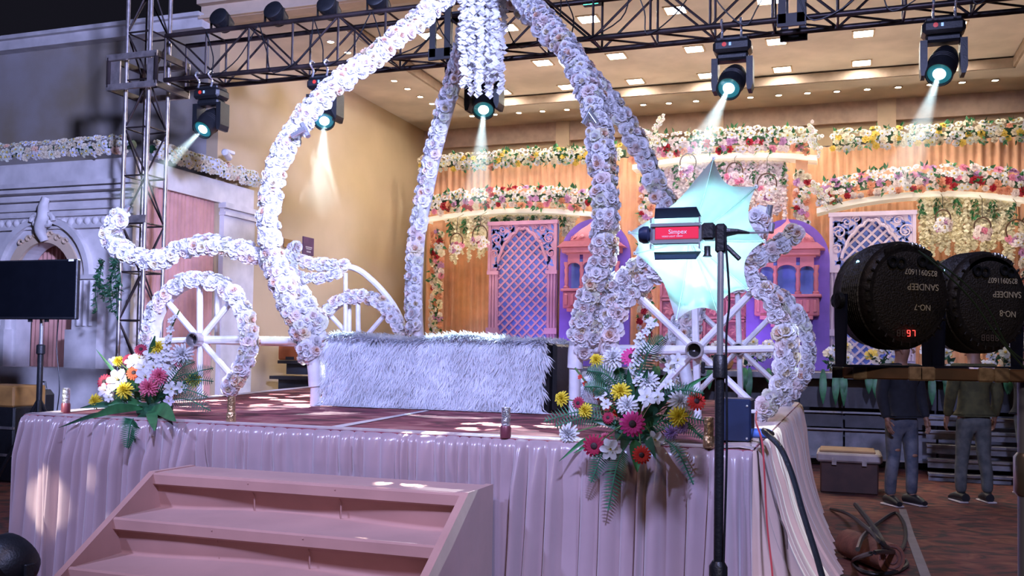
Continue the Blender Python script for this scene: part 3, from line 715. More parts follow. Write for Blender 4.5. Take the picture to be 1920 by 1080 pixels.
# lamps that light the backdrop from the dais, and an added ceiling fill
spot('backdrop_uplight', (-7.3, 15.6, 1.5), (-7.0, 17.3, 3.2), 60, (1.0, .72, .35), 70, .8, .1)
spot('backdrop_wash', (-2.2, 13.6, 6.1), (-2.2, 17.0, 3.4), 150, (.86, .42, 1.0), 62, .8, .2)
spot('backdrop_wash', (-6.4, 13.4, 6.1), (-6.0, 17.0, 3.2), 130, (1.0, .66, .55), 70, .8, .2)
spot('backdrop_wash', (1.6, 13.4, 6.1), (1.4, 17.0, 3.2), 160, (1.0, .76, .55), 70, .8, .2)
spot('violet_uplight', (-5.2, 15.2, 1.5), (-5.2, 16.8, 2.3), 70, (.55, .35, 1.0), 75, .8, .1); spot('violet_uplight', (-1.4, 15.2, 1.5), (-1.4, 16.8, 2.6), 70, (.60, .35, 1.0), 75, .8, .1)
for x_ in (-6.0, -2.4, 1.2): spot('ceiling_bounce_fill', (x_, 14.6, 1.6), (x_, 15.6, 6.4), 300, (1.0, .85, .70), 120, .8, .2)  # added fill in place of light bounced up from the floor
# flowers along the dais edge
def dais_clump(px, py, lab, n=14, Y=13.92):
    p = onY(px, py, Y); t = thing('dais_flowers', lab, 'flowers', (p.x, Y, SZ))
    for q in range(n):
        o = Vector((random.uniform(-.17, .17), random.uniform(-.10, .10), random.uniform(0, .34)))
        k_ = random.choice(['white', 'white', 'ivory', 'white', 'cream', 'yellow', 'ivory'])
        put(SMALL[k_][1], 'bloom', t, facing(Vector((p.x, Y, SZ+.08))+o, (o.x*2, -1, .3+o.z), q, random.uniform(.06, .10)))
    lf = MB()
    for q in range(22): leafsprig(lf, (p.x+random.uniform(-.15, .15), Y, SZ+random.uniform(.03, .3)), (random.uniform(-1, 1), -.4, random.uniform(.1, 1)), .15, 1)
    lf.build('leaf_filler', m_leafd, t)['kind'] = 'stuff'
    for q in range(4):
        x_ = p.x+random.uniform(-.20, .20); L_ = random.uniform(.18, .5)
        bl = MB(); bl.grid(lambda u, v: (x_+(u-.5)*.10*math.sin(math.pi*(.12+.86*v)), Y-.13-.10*math.sin(.25+v*2.0)-.02*abs(u-.5), SZ+.05-L_*v), 2, 5); bl.build('long_leaf', m_leaf, t, True)
for px, lab in ((1250, 'white dais flowers behind the big wheel, left part'), (1330, 'white dais flowers behind the hub of the big wheel'), (1420, 'white dais flowers behind the rim of the big wheel'), (1568, 'white and yellow dais flowers right of the carriage'), (1655, 'white and yellow dais flowers under the left stage light'), (1760, 'dais flowers between the two standing men'), (1872, 'dais flowers under the right stage light at the picture edge')):
    dais_clump(px, 700, lab)
# ------------------------------------------------------------------ lighting truss
TY0, TY1, TZ0, TZ1 = 9.15, 9.53, 4.69, 5.22
TXL, TXR = -7.62, 4.0
tr = thing('lighting_truss', 'dark steel box truss spanning above the carriage', 'truss', (-2, 9.3, TZ0))
for y in (TY0, TY1):
    for z in (TZ0, TZ1): MB().tube((TXL, y, z), (TXR, y, z), .028, 10).build('chord', m_truss, tr, True)
nb = 20; dx = (TXR-TXL)/nb
for i in range(nb+1):
    x = TXL+dx*i
    for y in (TY0, TY1): MB().tube((x, y, TZ0), (x, y, TZ1), .014, 6).build('upright', m_truss, tr, True)
    for z in (TZ0, TZ1): MB().tube((x, TY0, z), (x, TY1, z), .012, 6).build('cross_bar', m_truss, tr, True)
    if i < nb:
        for y in (TY0, TY1):
            a, b_ = ((x, y, TZ1), (x+dx, y, TZ0)) if (i % 2 == 0) else ((x, y, TZ0), (x+dx, y, TZ1))
            MB().tube(a, b_, .013, 6).build('diagonal', m_truss, tr, True)
        MB().tube((x, TY0, TZ0), (x+dx, TY1, TZ0), .011, 6).build('diagonal', m_truss, tr, True)
for px in (828, 1484, 1010):   # black splice plates between truss sections
    x = onY(px, 60, TY0).x
    if px == 1010: continue
    for y in (TY0-.03, TY1+.03):
        sp_ = MB()
        for s_ in (-1, 1): sp_.box((x+s_*.085, y, (TZ0+TZ1)/2), (.07, .03, TZ1-TZ0+.1))
        sp_.box((x, y, TZ0-.02), (.26, .03, .12)); sp_.box((x, y, TZ1+.0), (.26, .03, .12))
        sp_.build('splice_plate', m_blackmetal, tr)
rr = random.Random(4)
for i in range(16):
    x = TXL+.6+i*.72; pts = [(x, TY0-.03, TZ1-.05*rr.random()), (x+.12, TY0-.05, TZ0+.2), (x+rr.uniform(.1, .4), TY0-.05, TZ0-.06*rr.random()), (x+rr.uniform(.4, .7), TY0-.04, TZ0+.15), (x+.7, TY0-.02, TZ1)]
    MB().path(spline(pts, 5), .007, 5).build('hanging_cable', m_black, tr, True)
# tower
tw = thing('truss_tower', 'steel lattice tower standing left of the carriage', 'truss tower', (-7.95, 9.34, 0))
tx0_, tx1_, ty0_, ty1_ = -8.20, -7.86, 9.17, 9.51
for x in (tx0_, tx1_):
    for y in (ty0_, ty1_): MB().tube((x, y, 0), (x, y, 7.2), .025, 10).build('tower_chord', m_steel, tw, True)
nz = 12
for i in range(nz):
    z0_, z1_ = .1+i*.58, .1+(i+1)*.58
    faces_ = (((tx0_, ty0_), (tx1_, ty0_)), ((tx1_, ty0_), (tx1_, ty1_)), ((tx1_, ty1_), (tx0_, ty1_)), ((tx0_, ty1_), (tx0_, ty0_)))
    for k_, ((ax, ay), (bx, by)) in enumerate(faces_):
        MB().tube((ax, ay, z0_), (bx, by, z0_), .011, 6).build('rung', m_truss, tw, True)
        p_, q_ = ((ax, ay, z0_), (bx, by, z1_)) if (i+k_) % 2 else ((bx, by, z0_), (ax, ay, z1_))
        MB().tube(p_, q_, .011, 6).build('tower_diagonal', m_truss, tw, True)
MB().box((-8.03, 9.34, .02), (.7, .7, .04)).build('base_plate', m_blackmetal, tw)
sb = thing('sleeve_block', 'perforated steel sleeve block where tower and truss meet', 'truss joint', (-8.03, 9.34, TZ0))
zz0, zz1 = TZ0-.06, TZ0+.30
for x in (-8.36, -7.66):
    for y in (9.05, 9.62): MB().tube((x, y, zz0), (x, y, zz1), .024, 8).build('sleeve_post', m_truss, sb, True)
for z in (zz0, zz1):
    for y in (9.05, 9.62): MB().box((-8.01, y, z), (.74, .04, .07)).build('sleeve_rail', m_steel, sb)
    for x in (-8.36, -7.66): MB().box((x, 9.335, z), (.04, .57, .07)).build('sleeve_rail', m_truss, sb)
for x in (-8.28, -7.74): MB().box((x, 9.08, (zz0+zz1)/2), (.14, .02, .28)).build('sleeve_plate', m_steel, sb)
for z in (3.05,):
    for y in (ty0_-.02,): MB().box((-8.03, y, z), (.40, .02, .09)).build('sleeve_plate', m_steel, sb)
# ---- moving heads
m_lens = pm('lit_lens', (.8, 1, 1), .2, var=0, emit=(.62, .97, 1.0), es=9)
m_glass = pm('lens_glass', (.03, .16, .18), .08, var=.1, coat=1, emit=(.05, .5, .55), es=.25)
def moving_head(px, py, lab, aim, led=True, s=1.0, beam=True, spot_e=260, cone=13, gobo=None, tgt=None):
    y = (TY0+TY1)/2-.06; top = onY(px, py, y); x = top.x
    R = T(x, y, TZ0) @ SC(s)
    t = thing('moving_head', lab, 'stage light', (x, y, TZ0))
    for sx in (-1, 1):
        part('clamp_hook', 'mh_hook', lambda m: m.path(spline([(0, 0, -.13), (0, .02, -.05), (0, -.05, .0), (0, -.03, .045), (0, .03, .04)], 4), .012, 6), m_chrome, t, R @ T(sx*.09, -.13, 0))
    part('base', 'mh_base', lambda m: (m.box((0, 0, -.19), (.36, .24, .12), bev=.03), m.box((.0, 0, -.12), (.30, .2, .04), bev=.01)), m_black, t, R)
    part('display', 'mh_disp', lambda m: m.lathe([(.001, .004), (.022, .003), (.022, 0)], 12, T(-.07, -.121, -.18) @ RX(90)), m_red, t, R)
    part('indicator', 'mh_ind', lambda m: m.box((-.015, -.122, -.18), (.02, .006, .03)), pm('blue_led', (.1, .2, .5), .3, emit=(.3, .5, 1), es=1.2), t, R)
    def yoke(m):
        m.box((0, 0, -.285), (.30, .16, .07), bev=.02)
        for sx in (-1, 1):
            m.prism([(sx*.165-.03, -.30), (sx*.165+.03, -.30), (sx*.165+.032, -.56), (sx*.165+.015, -.62), (sx*.165-.02, -.62), (sx*.165-.03, -.56)], .17, T(0, -.085, 0))
    part('yoke', 'mh_yoke', yoke, m_black, t, R, False)
    P = R @ Vector((0, 0, -.50)); d = (Vector(tgt)-P).normalized(); Q = facing(P, d, 0, s)
    hd = part('head', 'mh_head', lambda m: m.lathe([(.03, -.17), (.10, -.15), (.125, -.05), (.125, .06), (.118, .10), (.118, .20), (.108, .20), (.105, .17)], 24), m_black, t, Q)
    part('lens', 'mh_lens', lambda m: m.lathe([(.001, .185), (.05, .182), (.102, .172), (.104, .16)], 24), m_glass, hd, Q)
    part('light_source', 'mh_src', lambda m: m.lathe([(.001, .196), (.035, .192), (.055, .184), (.055, .18)], 20), m_lens, hd, Q)
    part('vent_ring', 'mh_ring', lambda m: [m.lathe([(.121, z), (.129, z+.006), (.121, z+.012)], 24, cap=False) for z in (.0, .025, .05)], m_blackmetal, hd, Q)
    if beam: spot('moving_head_lamp', P+d*.23*s, P+d*3 if tgt is None else tgt, spot_e, (.70, .93, 1.0), cone, .25, .02, gobo)
    return P, d
HEADS = []
for (px, lab, aim, tg, e_, gb) in (
        (398, 'moving head light hanging nearest the truss tower', (-.02, -.80, -.55), (-7.2, 5.6, .8), 2500, None),
        (611, 'moving head light half hidden by the left carriage rib', (.05, -.72, -.66), (-4.3, 7.15, 1.75), 2600, None),
        (909, 'moving head light hanging behind the white flower tassel', (.10, -.76, -.62), (-2.9, 7.2, 1.65), 2600, None),
        (1374, 'moving head light hanging right of the carriage dome', (-.52, -.45, -.70), (-1.6, 5.5, 1.05), 2500, None),
        (1768, 'large moving head light at the right end of the truss', (-.30, -.62, -.70), (-.2, 6.2, 1.0), 2000, None)):
    HEADS.append(moving_head(px, 120, lab, aim, tgt=tg, spot_e=e_, gobo=gb, cone=16 if gb else 13))
# ---- round wash lights on top of the truss
for (px, lab) in ((403, 'round black wash light on top of the truss, nearest the tower'), (505, 'second round black wash light on top of the truss from the tower'), (605, 'third round black wash light on top of the truss from the tower'), (699, 'round black wash light on the truss beside the left rib')):
    p = onY(px, 40, TY0); x = p.x; t = thing('wash_light', lab, 'stage light', (x, TY0+.1, TZ1))
    R = T(x, TY0+.10, TZ1+.172)
    part('can', 'wl_can', lambda m: m.lathe([(.05, -.16), (.10, -.14), (.115, .0), (.115, .05), (.10, .06), (.02, .06)], 24, RX(70)), m_black, t, R)
    part('bracket', 'wl_br', lambda m: [m.box((sx*.125, 0, -.05), (.012, .03, .17)) for sx in (-1, 1)]+[m.box((0, 0, -.13), (.26, .03, .012))], m_blackmetal, t, R, False)
# green flood near the top
p = onY(1110, 4, TY1+.10)
t = thing('flood_light', 'small green lit flood light up on the truss', 'stage light', p)
MB().box((p.x, p.y, p.z), (.20, .10, .07), bev=.01).build('housing', m_black, t)
MB().box((p.x, p.y-.055, p.z-.02), (.16, .01, .04)).build('lit_face', pm('green_led', (.1, .6, .4), .4, emit=(.05, 1.0, .55), es=12), t)
# ------------------------------------------------------------------ platform
PZ = 1.05
FLp, FRp, BRp, BLp = (-5.19, 4.95), (-.42, 4.82), (-.43, 10.3), (-6.5, 10.6)
plat = thing('stage_platform', 'raised platform with red carpet top and pink satin skirt', 'platform', (-3.2, 7.4, 0))
vs = [(*p, z) for z in (PZ-.10, PZ) for p in (FLp, FRp, BRp, BLp)]
MB().add(vs, [(0,3,2,1), (4,5,6,7), (0,1,5,4), (1,2,6,5), (2,3,7,6), (3,0,4,7)]).build('deck', m_deck, plat)
for (x, y) in ((-5.1, 5.3), (-.8, 5.2), (-.8, 9.9), (-6.0, 9.9), (-3, 5.3), (-3.2, 9.9)):
    MB().tube((x, y, 0), (x, y, PZ-.1), .04, 8).build('leg', m_blackmetal, plat)
MB().add([(a_.x, a_.y, PZ+.004) for a_ in (onZ(622, 800, PZ), onZ(640, 802, PZ), onZ(806, 771, PZ), onZ(797, 770, PZ))], [(0, 1, 2, 3)]).build('carpet_seam_tape', pm('pale_tape', (.62, .55, .55), .7), plat)
sx0, sx1 = -3.66, -1.77
def skirt(name, a, b, n, mat, flare_fn, seed, amp=.045, per=8, nz=20):
    a = Vector((*a, 0)); b = Vector((*b, 0)); d = (b-a); L_ = d.length; d.normalize(); nn = Vector((d.y, -d.x, 0))
    rnd = random.Random(seed); kn = [0.0]
    for _ in range(n): kn.append(kn[-1]+rnd.uniform(.45, 1.7))
    kn = [k_/kn[-1] for k_ in kn]; am = [rnd.uniform(.45, 1.35) for _ in range(n+1)]; sh = [rnd.uniform(-.05, .05) for _ in range(n+1)]
    us = []; info = []
    for i in range(n):
        for j in range(per):
            us.append(kn[i]+(kn[i+1]-kn[i])*j/per); info.append((i, j/per))
    us.append(1.0); info.append((n-1, 1.0))
    prof = [(-.16, PZ+.004), (-.07, PZ+.010), (-.015, PZ+.005), (.012, PZ-.02), (.02, PZ-.05)] + [(.02, PZ-.05-(PZ-.07)*((j+1)/nz)) for j in range(nz)]
    vs = []
    for u, (i, f) in zip(us, info):
        for k_, (o, z) in enumerate(prof):
            h = max(0, (PZ-z)/PZ) if k_ > 2 else 0
            fold = (math.sin(math.pi*f)**.8)*amp*am[i]*min(1, .25+h*3.0) if k_ > 2 else 0
            if name == 'front_skirt' and sx0-.1 < (a+d*L_*u).x < sx1+.1: fold *= min(1, max(.3, .3+.7*(z-.80)/.18))
            fold += .010*math.sin(u*260+seed)*min(1, h*4)
            s_ = sh[i]*math.sin(math.pi*f)*h*1.2
            p = a+d*(L_*u+s_)+nn*(o+fold+(0 if (name == 'front_skirt' and sx0-.1 < (a+d*L_*u).x < sx1+.1) else flare_fn(u))*h**2.2)
            vs.append((p.x, p.y, z))
    R_ = len(prof); fs = [(i*R_+j, (i+1)*R_+j, (i+1)*R_+j+1, i*R_+j+1) for i in range(len(us)-1) for j in range(R_-1)]
    return MB().add(vs, fs).build(name, mat, plat, True, 0)
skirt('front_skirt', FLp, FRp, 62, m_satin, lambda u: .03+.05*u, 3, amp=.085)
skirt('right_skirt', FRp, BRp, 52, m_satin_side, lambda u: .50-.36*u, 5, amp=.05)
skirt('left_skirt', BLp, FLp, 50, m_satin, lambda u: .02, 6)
# corner gusset between the front and the flared side
gv = []
for j in range(21):
    h = j/20; z = PZ*(1-h)
    for k_ in range(9):
        an = math.radians(-90+90*k_/8); fr_ = .02+.04*min(1, .25+3*h)*.6; f0 = .08*h**2.2+fr_; f1 = .50*h**2.2+fr_
        gv.append((FRp[0]+f1*math.cos(an)+.012*math.sin(k_*2.2)*h, FRp[1]+f0*math.sin(an), z))
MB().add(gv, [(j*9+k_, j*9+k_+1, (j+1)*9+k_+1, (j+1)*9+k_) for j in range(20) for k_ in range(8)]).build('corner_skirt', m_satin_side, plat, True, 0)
# ------------------------------------------------------------------ steps
sx0, sx1 = -3.66, -1.77
nos = [(4.40, .81), (4.10, .61), (3.80, .41), (3.50, .21)]
stp = thing('fabric_steps', 'peach fabric covered steps leading up to the platform', 'stairs', ((sx0+sx1)/2, 4.1, 0))
bk = 4.74
def sag(y0, z0, y1, z1, dep):
    mb = MB()
    def fn(u, v):
        x = sx0+.02+(sx1-sx0-.04)*u
        # from the upper nosing down the riser, then along the next tread
        k_ = v*2
        if k_ <= 1: y, z = y0+dep*k_**.8*.55, z0+(z1+.02-z0)*k_
        else: y, z = y0+dep*.55+(y1-y0-dep*.55)*(k_-1), z1+.02-.02*(k_-1)
        e = math.sin(math.pi*u)**.35
        z -= .012*math.sin(7*u+3*v)*math.sin(math.pi*v)
        return (x, y+.02*math.sin(5*u+y0*7)*math.sin(math.pi*v), z)
    mb.grid(fn, 30, 14); return mb
MB().box(((sx0+sx1)/2, (bk+nos[0][0])/2, nos[0][1]-.02), (sx1-sx0, bk-nos[0][0], .04), bev=.012).build('top_tread', m_stair, stp)
for i, (y, z) in enumerate(nos):
    MB().box(((sx0+sx1)/2, y-.012, z-.035), (sx1-sx0-.01, .03, .07), bev=.01).build('nosing', m_stair, stp)
    if i < 3: sag(y, z-.06, nos[i+1][0], nos[i+1][1]-.005, .10).build('tread_cloth', m_stair, stp, True, 0)
MB().box(((sx0+sx1)/2, 3.50, .09), (sx1-sx0, .02, .18)).build('lowest_riser', m_stair, stp)
for xs_, nm in ((sx0, 'side_panel'), (sx1, 'side_panel')):
    poly = [(bk, 0), (bk, nos[0][1]+.005), (nos[0][0]-.01, nos[0][1]+.005), (3.46, nos[3][1]-.01), (3.46, 0)]
    mb = MB(); n_ = len(poly)
    vs = [(xs_-.02, y, z) for y, z in poly]+[(xs_+.02, y, z) for y, z in poly]
    mb.add(vs, [tuple(range(n_)), tuple(range(n_, 2*n_))[::-1]]+[(i, i+n_, (i+1) % n_+n_, (i+1) % n_) for i in range(n_)])
    mb.build(nm, m_stair, stp)
for u in (.34, .62):
    x = sx0+(sx1-sx0)*u
    for i in range(3):
        MB().path([(x, nos[i][0]-.03, nos[i][1]-.02), (x+.01, nos[i][0]+.02, nos[i][1]-.10), (x, nos[i][0]+.04, nos[i+1][1]+.02)], .004, 4).build('fabric_seam', m_stair, stp)
# ------------------------------------------------------------------ carriage
CY0, CY1 = 6.93, 9.3
car = thing('flower_carriage', 'white pumpkin carriage frame wrapped in white and blush flowers', 'carriage', (-3.1, 8.1, PZ))
BLOOMS = []          # (distance, parent, matrix, rose)
random.seed(21)
def decorate(parent, pts, tr_, size, around, dens=1.0, skip=0.0, cov=(0, 1)):
    "blooms round a pipe: around(t, frac) gives the preferred outward direction, blooms sit within +-spread of it"
    P = pts; seg = [(P[i+1]-P[i]).length for i in range(len(P)-1)]; tot = sum(seg); s_ = tot*cov[0]
    while s_ < tot*cov[1]:
        q = s_; i = 0
        while i < len(seg)-1 and q > seg[i]: q -= seg[i]; i += 1
        t_ = (P[i+1]-P[i]).normalized(); c = P[i]+t_*q; fr = s_/tot
        out, spread, cnt = around(c, t_, fr)
        out = (out-t_*out.dot(t_)).normalized(); side = t_.cross(out)
        for k_ in range(cnt):
            if random.random() < skip: continue
            an = -spread+2*spread*((k_+.5)/cnt)+random.uniform(-.2, .2)
            n = out*math.cos(an)+side*math.sin(an)
            p = c+n*(tr_+random.uniform(-.004, .012))+t_*random.uniform(-.4, .4)*size
            n2 = (n+Vector((random.uniform(-.3, .3), random.uniform(-.3, .3), random.uniform(-.3, .3)))).normalized()
            BLOOMS.append(((p-CAM).length, parent, facing(p, n2, random.uniform(0, 6.28), size*random.uniform(.82, 1.12)), random.choice(ROSES)))
        s_ += size*1.32/dens
def pxpath(lst, n=8): return spline([onY(x, y, Y) for (x, y, Y) in lst], n)
CTR = Vector((-3.1, 8.1, 2.6))
ribs = {
 'nl': [(592, 725, 6.92), (588, 680, 6.92), (570, 620, 6.92), (541, 560, 6.9), (518, 490, 6.86), (508, 410, 6.84), (522, 320, 6.9), (558, 245, 7.0), (620, 173, 7.15), (702, 110, 7.35), (790, 38, 7.65), (850, -15, 7.9), (905, -70, 8.15)],
 'nr': [(1078, 690, 6.98), (1082, 645, 6.97), (1104, 570, 6.93), (1124, 500, 6.88), (1134, 400, 6.84), (1128, 300, 6.9), (1114, 205, 7.05), (1078, 120, 7.25), (1034, 58, 7.5), (980, 0, 7.8), (905, -70, 8.15)],
 'fl': [(790, 690, 9.15), (783, 600, 9.2), (783, 520, 9.28), (789, 430, 9.3), (805, 350, 9.25), (820, 280, 9.15), (842, 200, 9.0), (866, 120, 8.8), (888, 30, 8.5), (905, -70, 8.15)],
 'fr': [(1290, 722, 9.15), (1278, 650, 9.2), (1294, 600, 9.25), (1296, 520, 9.3), (1268, 430, 9.3), (1226, 350, 9.2), (1190, 270, 9.05), (1145, 200, 8.85), (1092, 135, 8.7), (1030, 70, 8.5), (960, -5, 8.3), (905, -70, 8.15)]}
RIB = {}
for k_, l_ in ribs.items():
    P = pxpath(l_); RIB[k_] = P
    o = MB().path(P, .06, 10).build('rib', m_white, car, True)
    near = k_[0] == 'n'
    def ar(c, t_, fr, k_=k_):
        v = (CAM-c).normalized(); outw = (c-CTR); outw.z *= .6; outw.normalize()
        return (v*.75+outw*.75), 1.5, 5
    decorate(o, P, .076 if near else .085, .064 if near else .080, ar, 1.0, cov=(.055, 1) if near else (.10, 1))
apex = RIB['nl'][-1]
cap_ = MB().lathe([(.02, -.06), (.16, -.05), (.18, 0), (.12, .06), (.02, .10)], 16, Matrix.Translation(apex)).build('crown_plate', m_white, car, True)
# flower tassel under the crown
ts = thing('flower_tassel', 'long white orchid tassel hanging from the crown of the carriage', 'flower tassel', apex)
for q in range(26):
    x_ = random.uniform(-.17, .2); mb = MB(); L_ = random.uniform(.7, 1.25)
    strand(mb, (apex.x+x_, apex.y+random.uniform(-.12, .12)-.05, apex.z-.03), L_, .05, q+700); mb.build('orchid_strand', m_vinew, ts)
# pipe clamps and stubs
def stub(px, py, Y, dpx, nm='pipe_stub'):
    a = onY(px, py, Y); b_ = onY(px+dpx[0], py+dpx[1], Y-.02); MB().tube(a, b_, .022, 10).build(nm, m_chrome, car, True)
stub(548, 255, 6.82, (26, -14)); stub(566, 232, 6.85, (12, 24)); stub(1094, 232, 6.9, (16, -30)); stub(1106, 212, 6.88, (14, 20)); stub(233, 402, 6.8, (7, -16)); stub(549, 470, 9.25, (7, -14)); stub(1438, 420, 6.8, (6, -36)); stub(1447, 420, 6.8, (-2, 16))
# curved fender rails
def rail(lst, r, fl_rng, spread, cnt, size):
    size *= 1.16; cnt += 1; r *= 1.12
    P = pxpath(lst); o = MB().path(P, r, 8).build('fender_rail', m_white, car, True)
    decorate(o, P, r, size, lambda c, t_, fr: ((CAM-c).normalized()*.8+Vector((0, 0, .5)), spread, cnt), 1.0, cov=fl_rng)
rail([(236, 398, 6.8), (212, 425, 6.8), (206, 448, 6.8), (232, 470, 6.8), (268, 488, 6.82), (305, 486, 6.84), (340, 470, 6.86), (380, 462, 6.87), (430, 466, 6.88), (480, 480, 6.92), (520, 505, 6.97), (556, 545, 7.0), (590, 598, 7.03), (606, 640, 7.03)], .045, (.02, .97), 1.35, 3, .066)
rail([(553, 462, 9.3), (546, 480, 9.3), (580, 494, 9.3), (625, 500, 9.32), (665, 503, 9.32), (700, 528, 9.32), (735, 568, 9.32), (757, 612, 9.32), (765, 650, 9.32)], .03, (.0, .42), 1.2, 3, .066)
rail([(640, 512, 9.2), (600, 522, 9.2), (560, 520, 9.2), (545, 500, 9.25)], .02, (.05, .95), 1.0, 2, .06)
rail([(1080, 668, 6.97), (1118, 620, 6.97), (1150, 560, 6.95), (1190, 510, 6.92), (1240, 472, 6.9), (1300, 458, 6.88), (1350, 468, 6.86), (1385, 478, 6.84), (1412, 450, 6.82), (1424, 410, 6.82), (1432, 388, 6.82)], .04, (.05, 1), 1.2, 3, .066)
rail([(1300, 600, 9.2), (1320, 545, 9.2), (1350, 512, 9.2), (1395, 492, 9.2), (1440, 478, 9.2), (1468, 458, 9.2), (1492, 438, 9.2)], .05, (.2, 1), 1.3, 3, .075)
# wheels
def wheel(px, py, Y, r, size, a0=-48, a1=228):
    c = onY(px, py, Y); base = c.z-PZ
    wl = MB(); n = 44
    for i in range(n):
        t0, t1 = math.radians(a0+(a1-a0)*i/n), math.radians(a0+(a1-a0)*(i+1)/n)
        Q = [(c.x+rr_*math.cos(t), Y+yy, c.z+rr_*math.sin(t)) for t in (t0, t1) for rr_ in (r-.035, r+.02) for yy in (-.06, .06)]
        wl.add(Q, [(0,2,6,4), (2,3,7,6), (0,4,5,1), (1,5,7,3)]+([(0,1,3,2)] if i == 0 else [])+([(4,6,7,5)] if i == n-1 else []))
    w_ = wl.build('wheel_rim', m_white, car, True)
    for k_ in range(8):
        an = math.radians(k_*45+2); L_ = min(r-.03, (base-.005)/max(1e-3, -math.sin(an))) if math.sin(an) < -.1 else r-.03
        MB().tube((c.x+.03*math.cos(an), Y, c.z+.03*math.sin(an)), (c.x+L_*math.cos(an), Y, c.z+L_*math.sin(an)), .027, 8).build('spoke', m_white, w_, True)
    MB().lathe([(.050, -.11), (.062, -.11), (.062, .08), (.01, .08), (.01, -.02), (.050, -.02)], 18, T(c.x, Y, c.z) @ RX(-90), cap=False).build('hub', m_steel, w_, True)
    MB().lathe([(.001, 0), (.05, 0), (.05, .004)], 16, T(c.x, Y-.03, c.z) @ RX(90)).build('hub_bore_shade', m_blackmetal, w_)  # black disc for the shade inside the open bore
    P = [Vector((c.x+(r+.0)*math.cos(t), Y-.02, c.z+(r+.0)*math.sin(t))) for t in [math.radians(a0+(a1-a0)*i/60) for i in range(61)]]
    cc = c.copy()
    decorate(w_, P, .045, size, lambda p, t_, fr: ((p-cc).normalized()*.75+Vector((0, -1, 0))*.75, 1.2, 4), 1.05)
    return c
hl = wheel(375, 637, 6.93, .515, .070); hr = wheel(1305, 657, 6.93, .62, .076)
fl_ = wheel(672, 648, 9.3, .53, .070); fr_ = wheel(1386, 655, 9.35, .62, .072)
# frame pipes joining wheels and body
base_nl, base_nr = onY(600, 640, 7.0), onY(1085, 650, 7.0)
for a_, b_ in ((hl, (base_nl.x, 7.0, hl.z)), ((base_nr.x, 7.0, hr.z), hr), (hr, fr_), (hl, (fl_.x, 9.3, fl_.z))):
    MB().tube(a_, b_, .036, 10).build('frame_pipe', m_white, car, True)
for (px, y0, y1, Y) in ((407, 518, 632, 7.6), (648, 512, 640, 9.25), (655, 560, 640, 9.4)):
    MB().tube(onY(px, y0, Y), onY(px, y1, Y), .024, 8).build('upright_pipe', m_white, car, True)
for k_, (px, py) in {'nl': (612, 770), 'nr': (1078, 775)}.items():
    a_ = RIB[k_][0]; MB().tube(a_, (a_.x, a_.y, PZ), .045, 10).build('rib_foot', m_white, car, True)
for k_ in ('fl', 'fr'):
    a_ = RIB[k_][0]; MB().tube(a_, (a_.x, a_.y, PZ), .045, 10).build('rib_foot', m_white, car, True)
# hand the nearest 300 blooms out as single flowers, join the rest rib by rib
BLOOMS.sort(key=lambda q: q[0]); REST = {}
for i, (d_, par, M, rs) in enumerate(BLOOMS):
    if i < 300: put(rs[1], 'bloom', par, M)
    else:
        mb = REST.setdefault(par, MB()); ia, ib = ROSE_MATS.index(rs[2]), ROSE_MATS.index(rs[3])
        mb.add(rs[0].v, rs[0].f, M, [ia if q == 0 else ib for q in rs[0].m])
for par, mb in REST.items(): tag(mb.build('bloom_cover', ROSE_MATS, par, True, 0), kind='stuff')
# ------------------------------------------------------------------ bench with fur throws
bx0, bx1, by0, by1, bz = -4.02, -2.18, 7.02, 7.75, PZ+.55
bn = thing('carriage_bench', 'dark bench inside the carriage under the white fur', 'bench', ((bx0+bx1)/2, 7.4, PZ))
MB().box(((bx0+bx1)/2, (by0+by1)/2, PZ+.5), (bx1-bx0+.06, by1-by0, .08), bev=.01).build('seat_board', m_blackmetal, bn)
for x in (bx0, bx1):
    for y in (by0+.04, by1-.04): MB().box((x, y, PZ+.23), (.06, .06, .46)).build('leg', m_blackmetal, bn)
MB().box((bx1+.05, 7.40, PZ+.275), (.05, .66, .53), bev=.02).build('end_panel', m_black, bn); MB().box((bx0-.03, 7.4, PZ+.28), (.05, .6, .52), bev=.02).build('end_panel', m_black, bn)
m_furb = pm('fur_base', (.80, .80, .84), .9, var=.1); m_fur = pm('white_fur', (.80, .82, .88), .55, var=.12, scale=5, trans=.35)
def fur(mb, base, n, seed, ln=.085, wd=.0042, zmin=PZ+.008):
    rng = np.random.default_rng(seed)
    for _ in range(n):
        u, v = rng.random(), rng.random()
        p, nr, dn = base(u, v)
        cl_ = math.sin(p.x*23+p.z*9)*.5+math.sin(p.x*11-p.z*31+2)*.5
        side = nr.cross(dn)
        d = (dn*(.75+.3*rng.normal()*.5)+side*(.7*cl_+.45*rng.normal())+nr*(.6+.3*rng.normal())).normalized()
        L_ = ln*rng.uniform(.6, 1.25); wv = d.cross(nr); wv = (wv.normalized() if wv.length > 1e-4 else side)*wd*rng.uniform(.6, 1.3)
        m_ = p+d*L_*.55; e = p+d*L_+dn*L_*.18-nr*L_*.16; m_.z = max(m_.z, zmin); e.z = max(e.z, zmin)
        mb.add([p-wv, p+wv, m_+wv*.8, m_-wv*.8, e], [(0, 1, 2, 3), (3, 2, 4)])
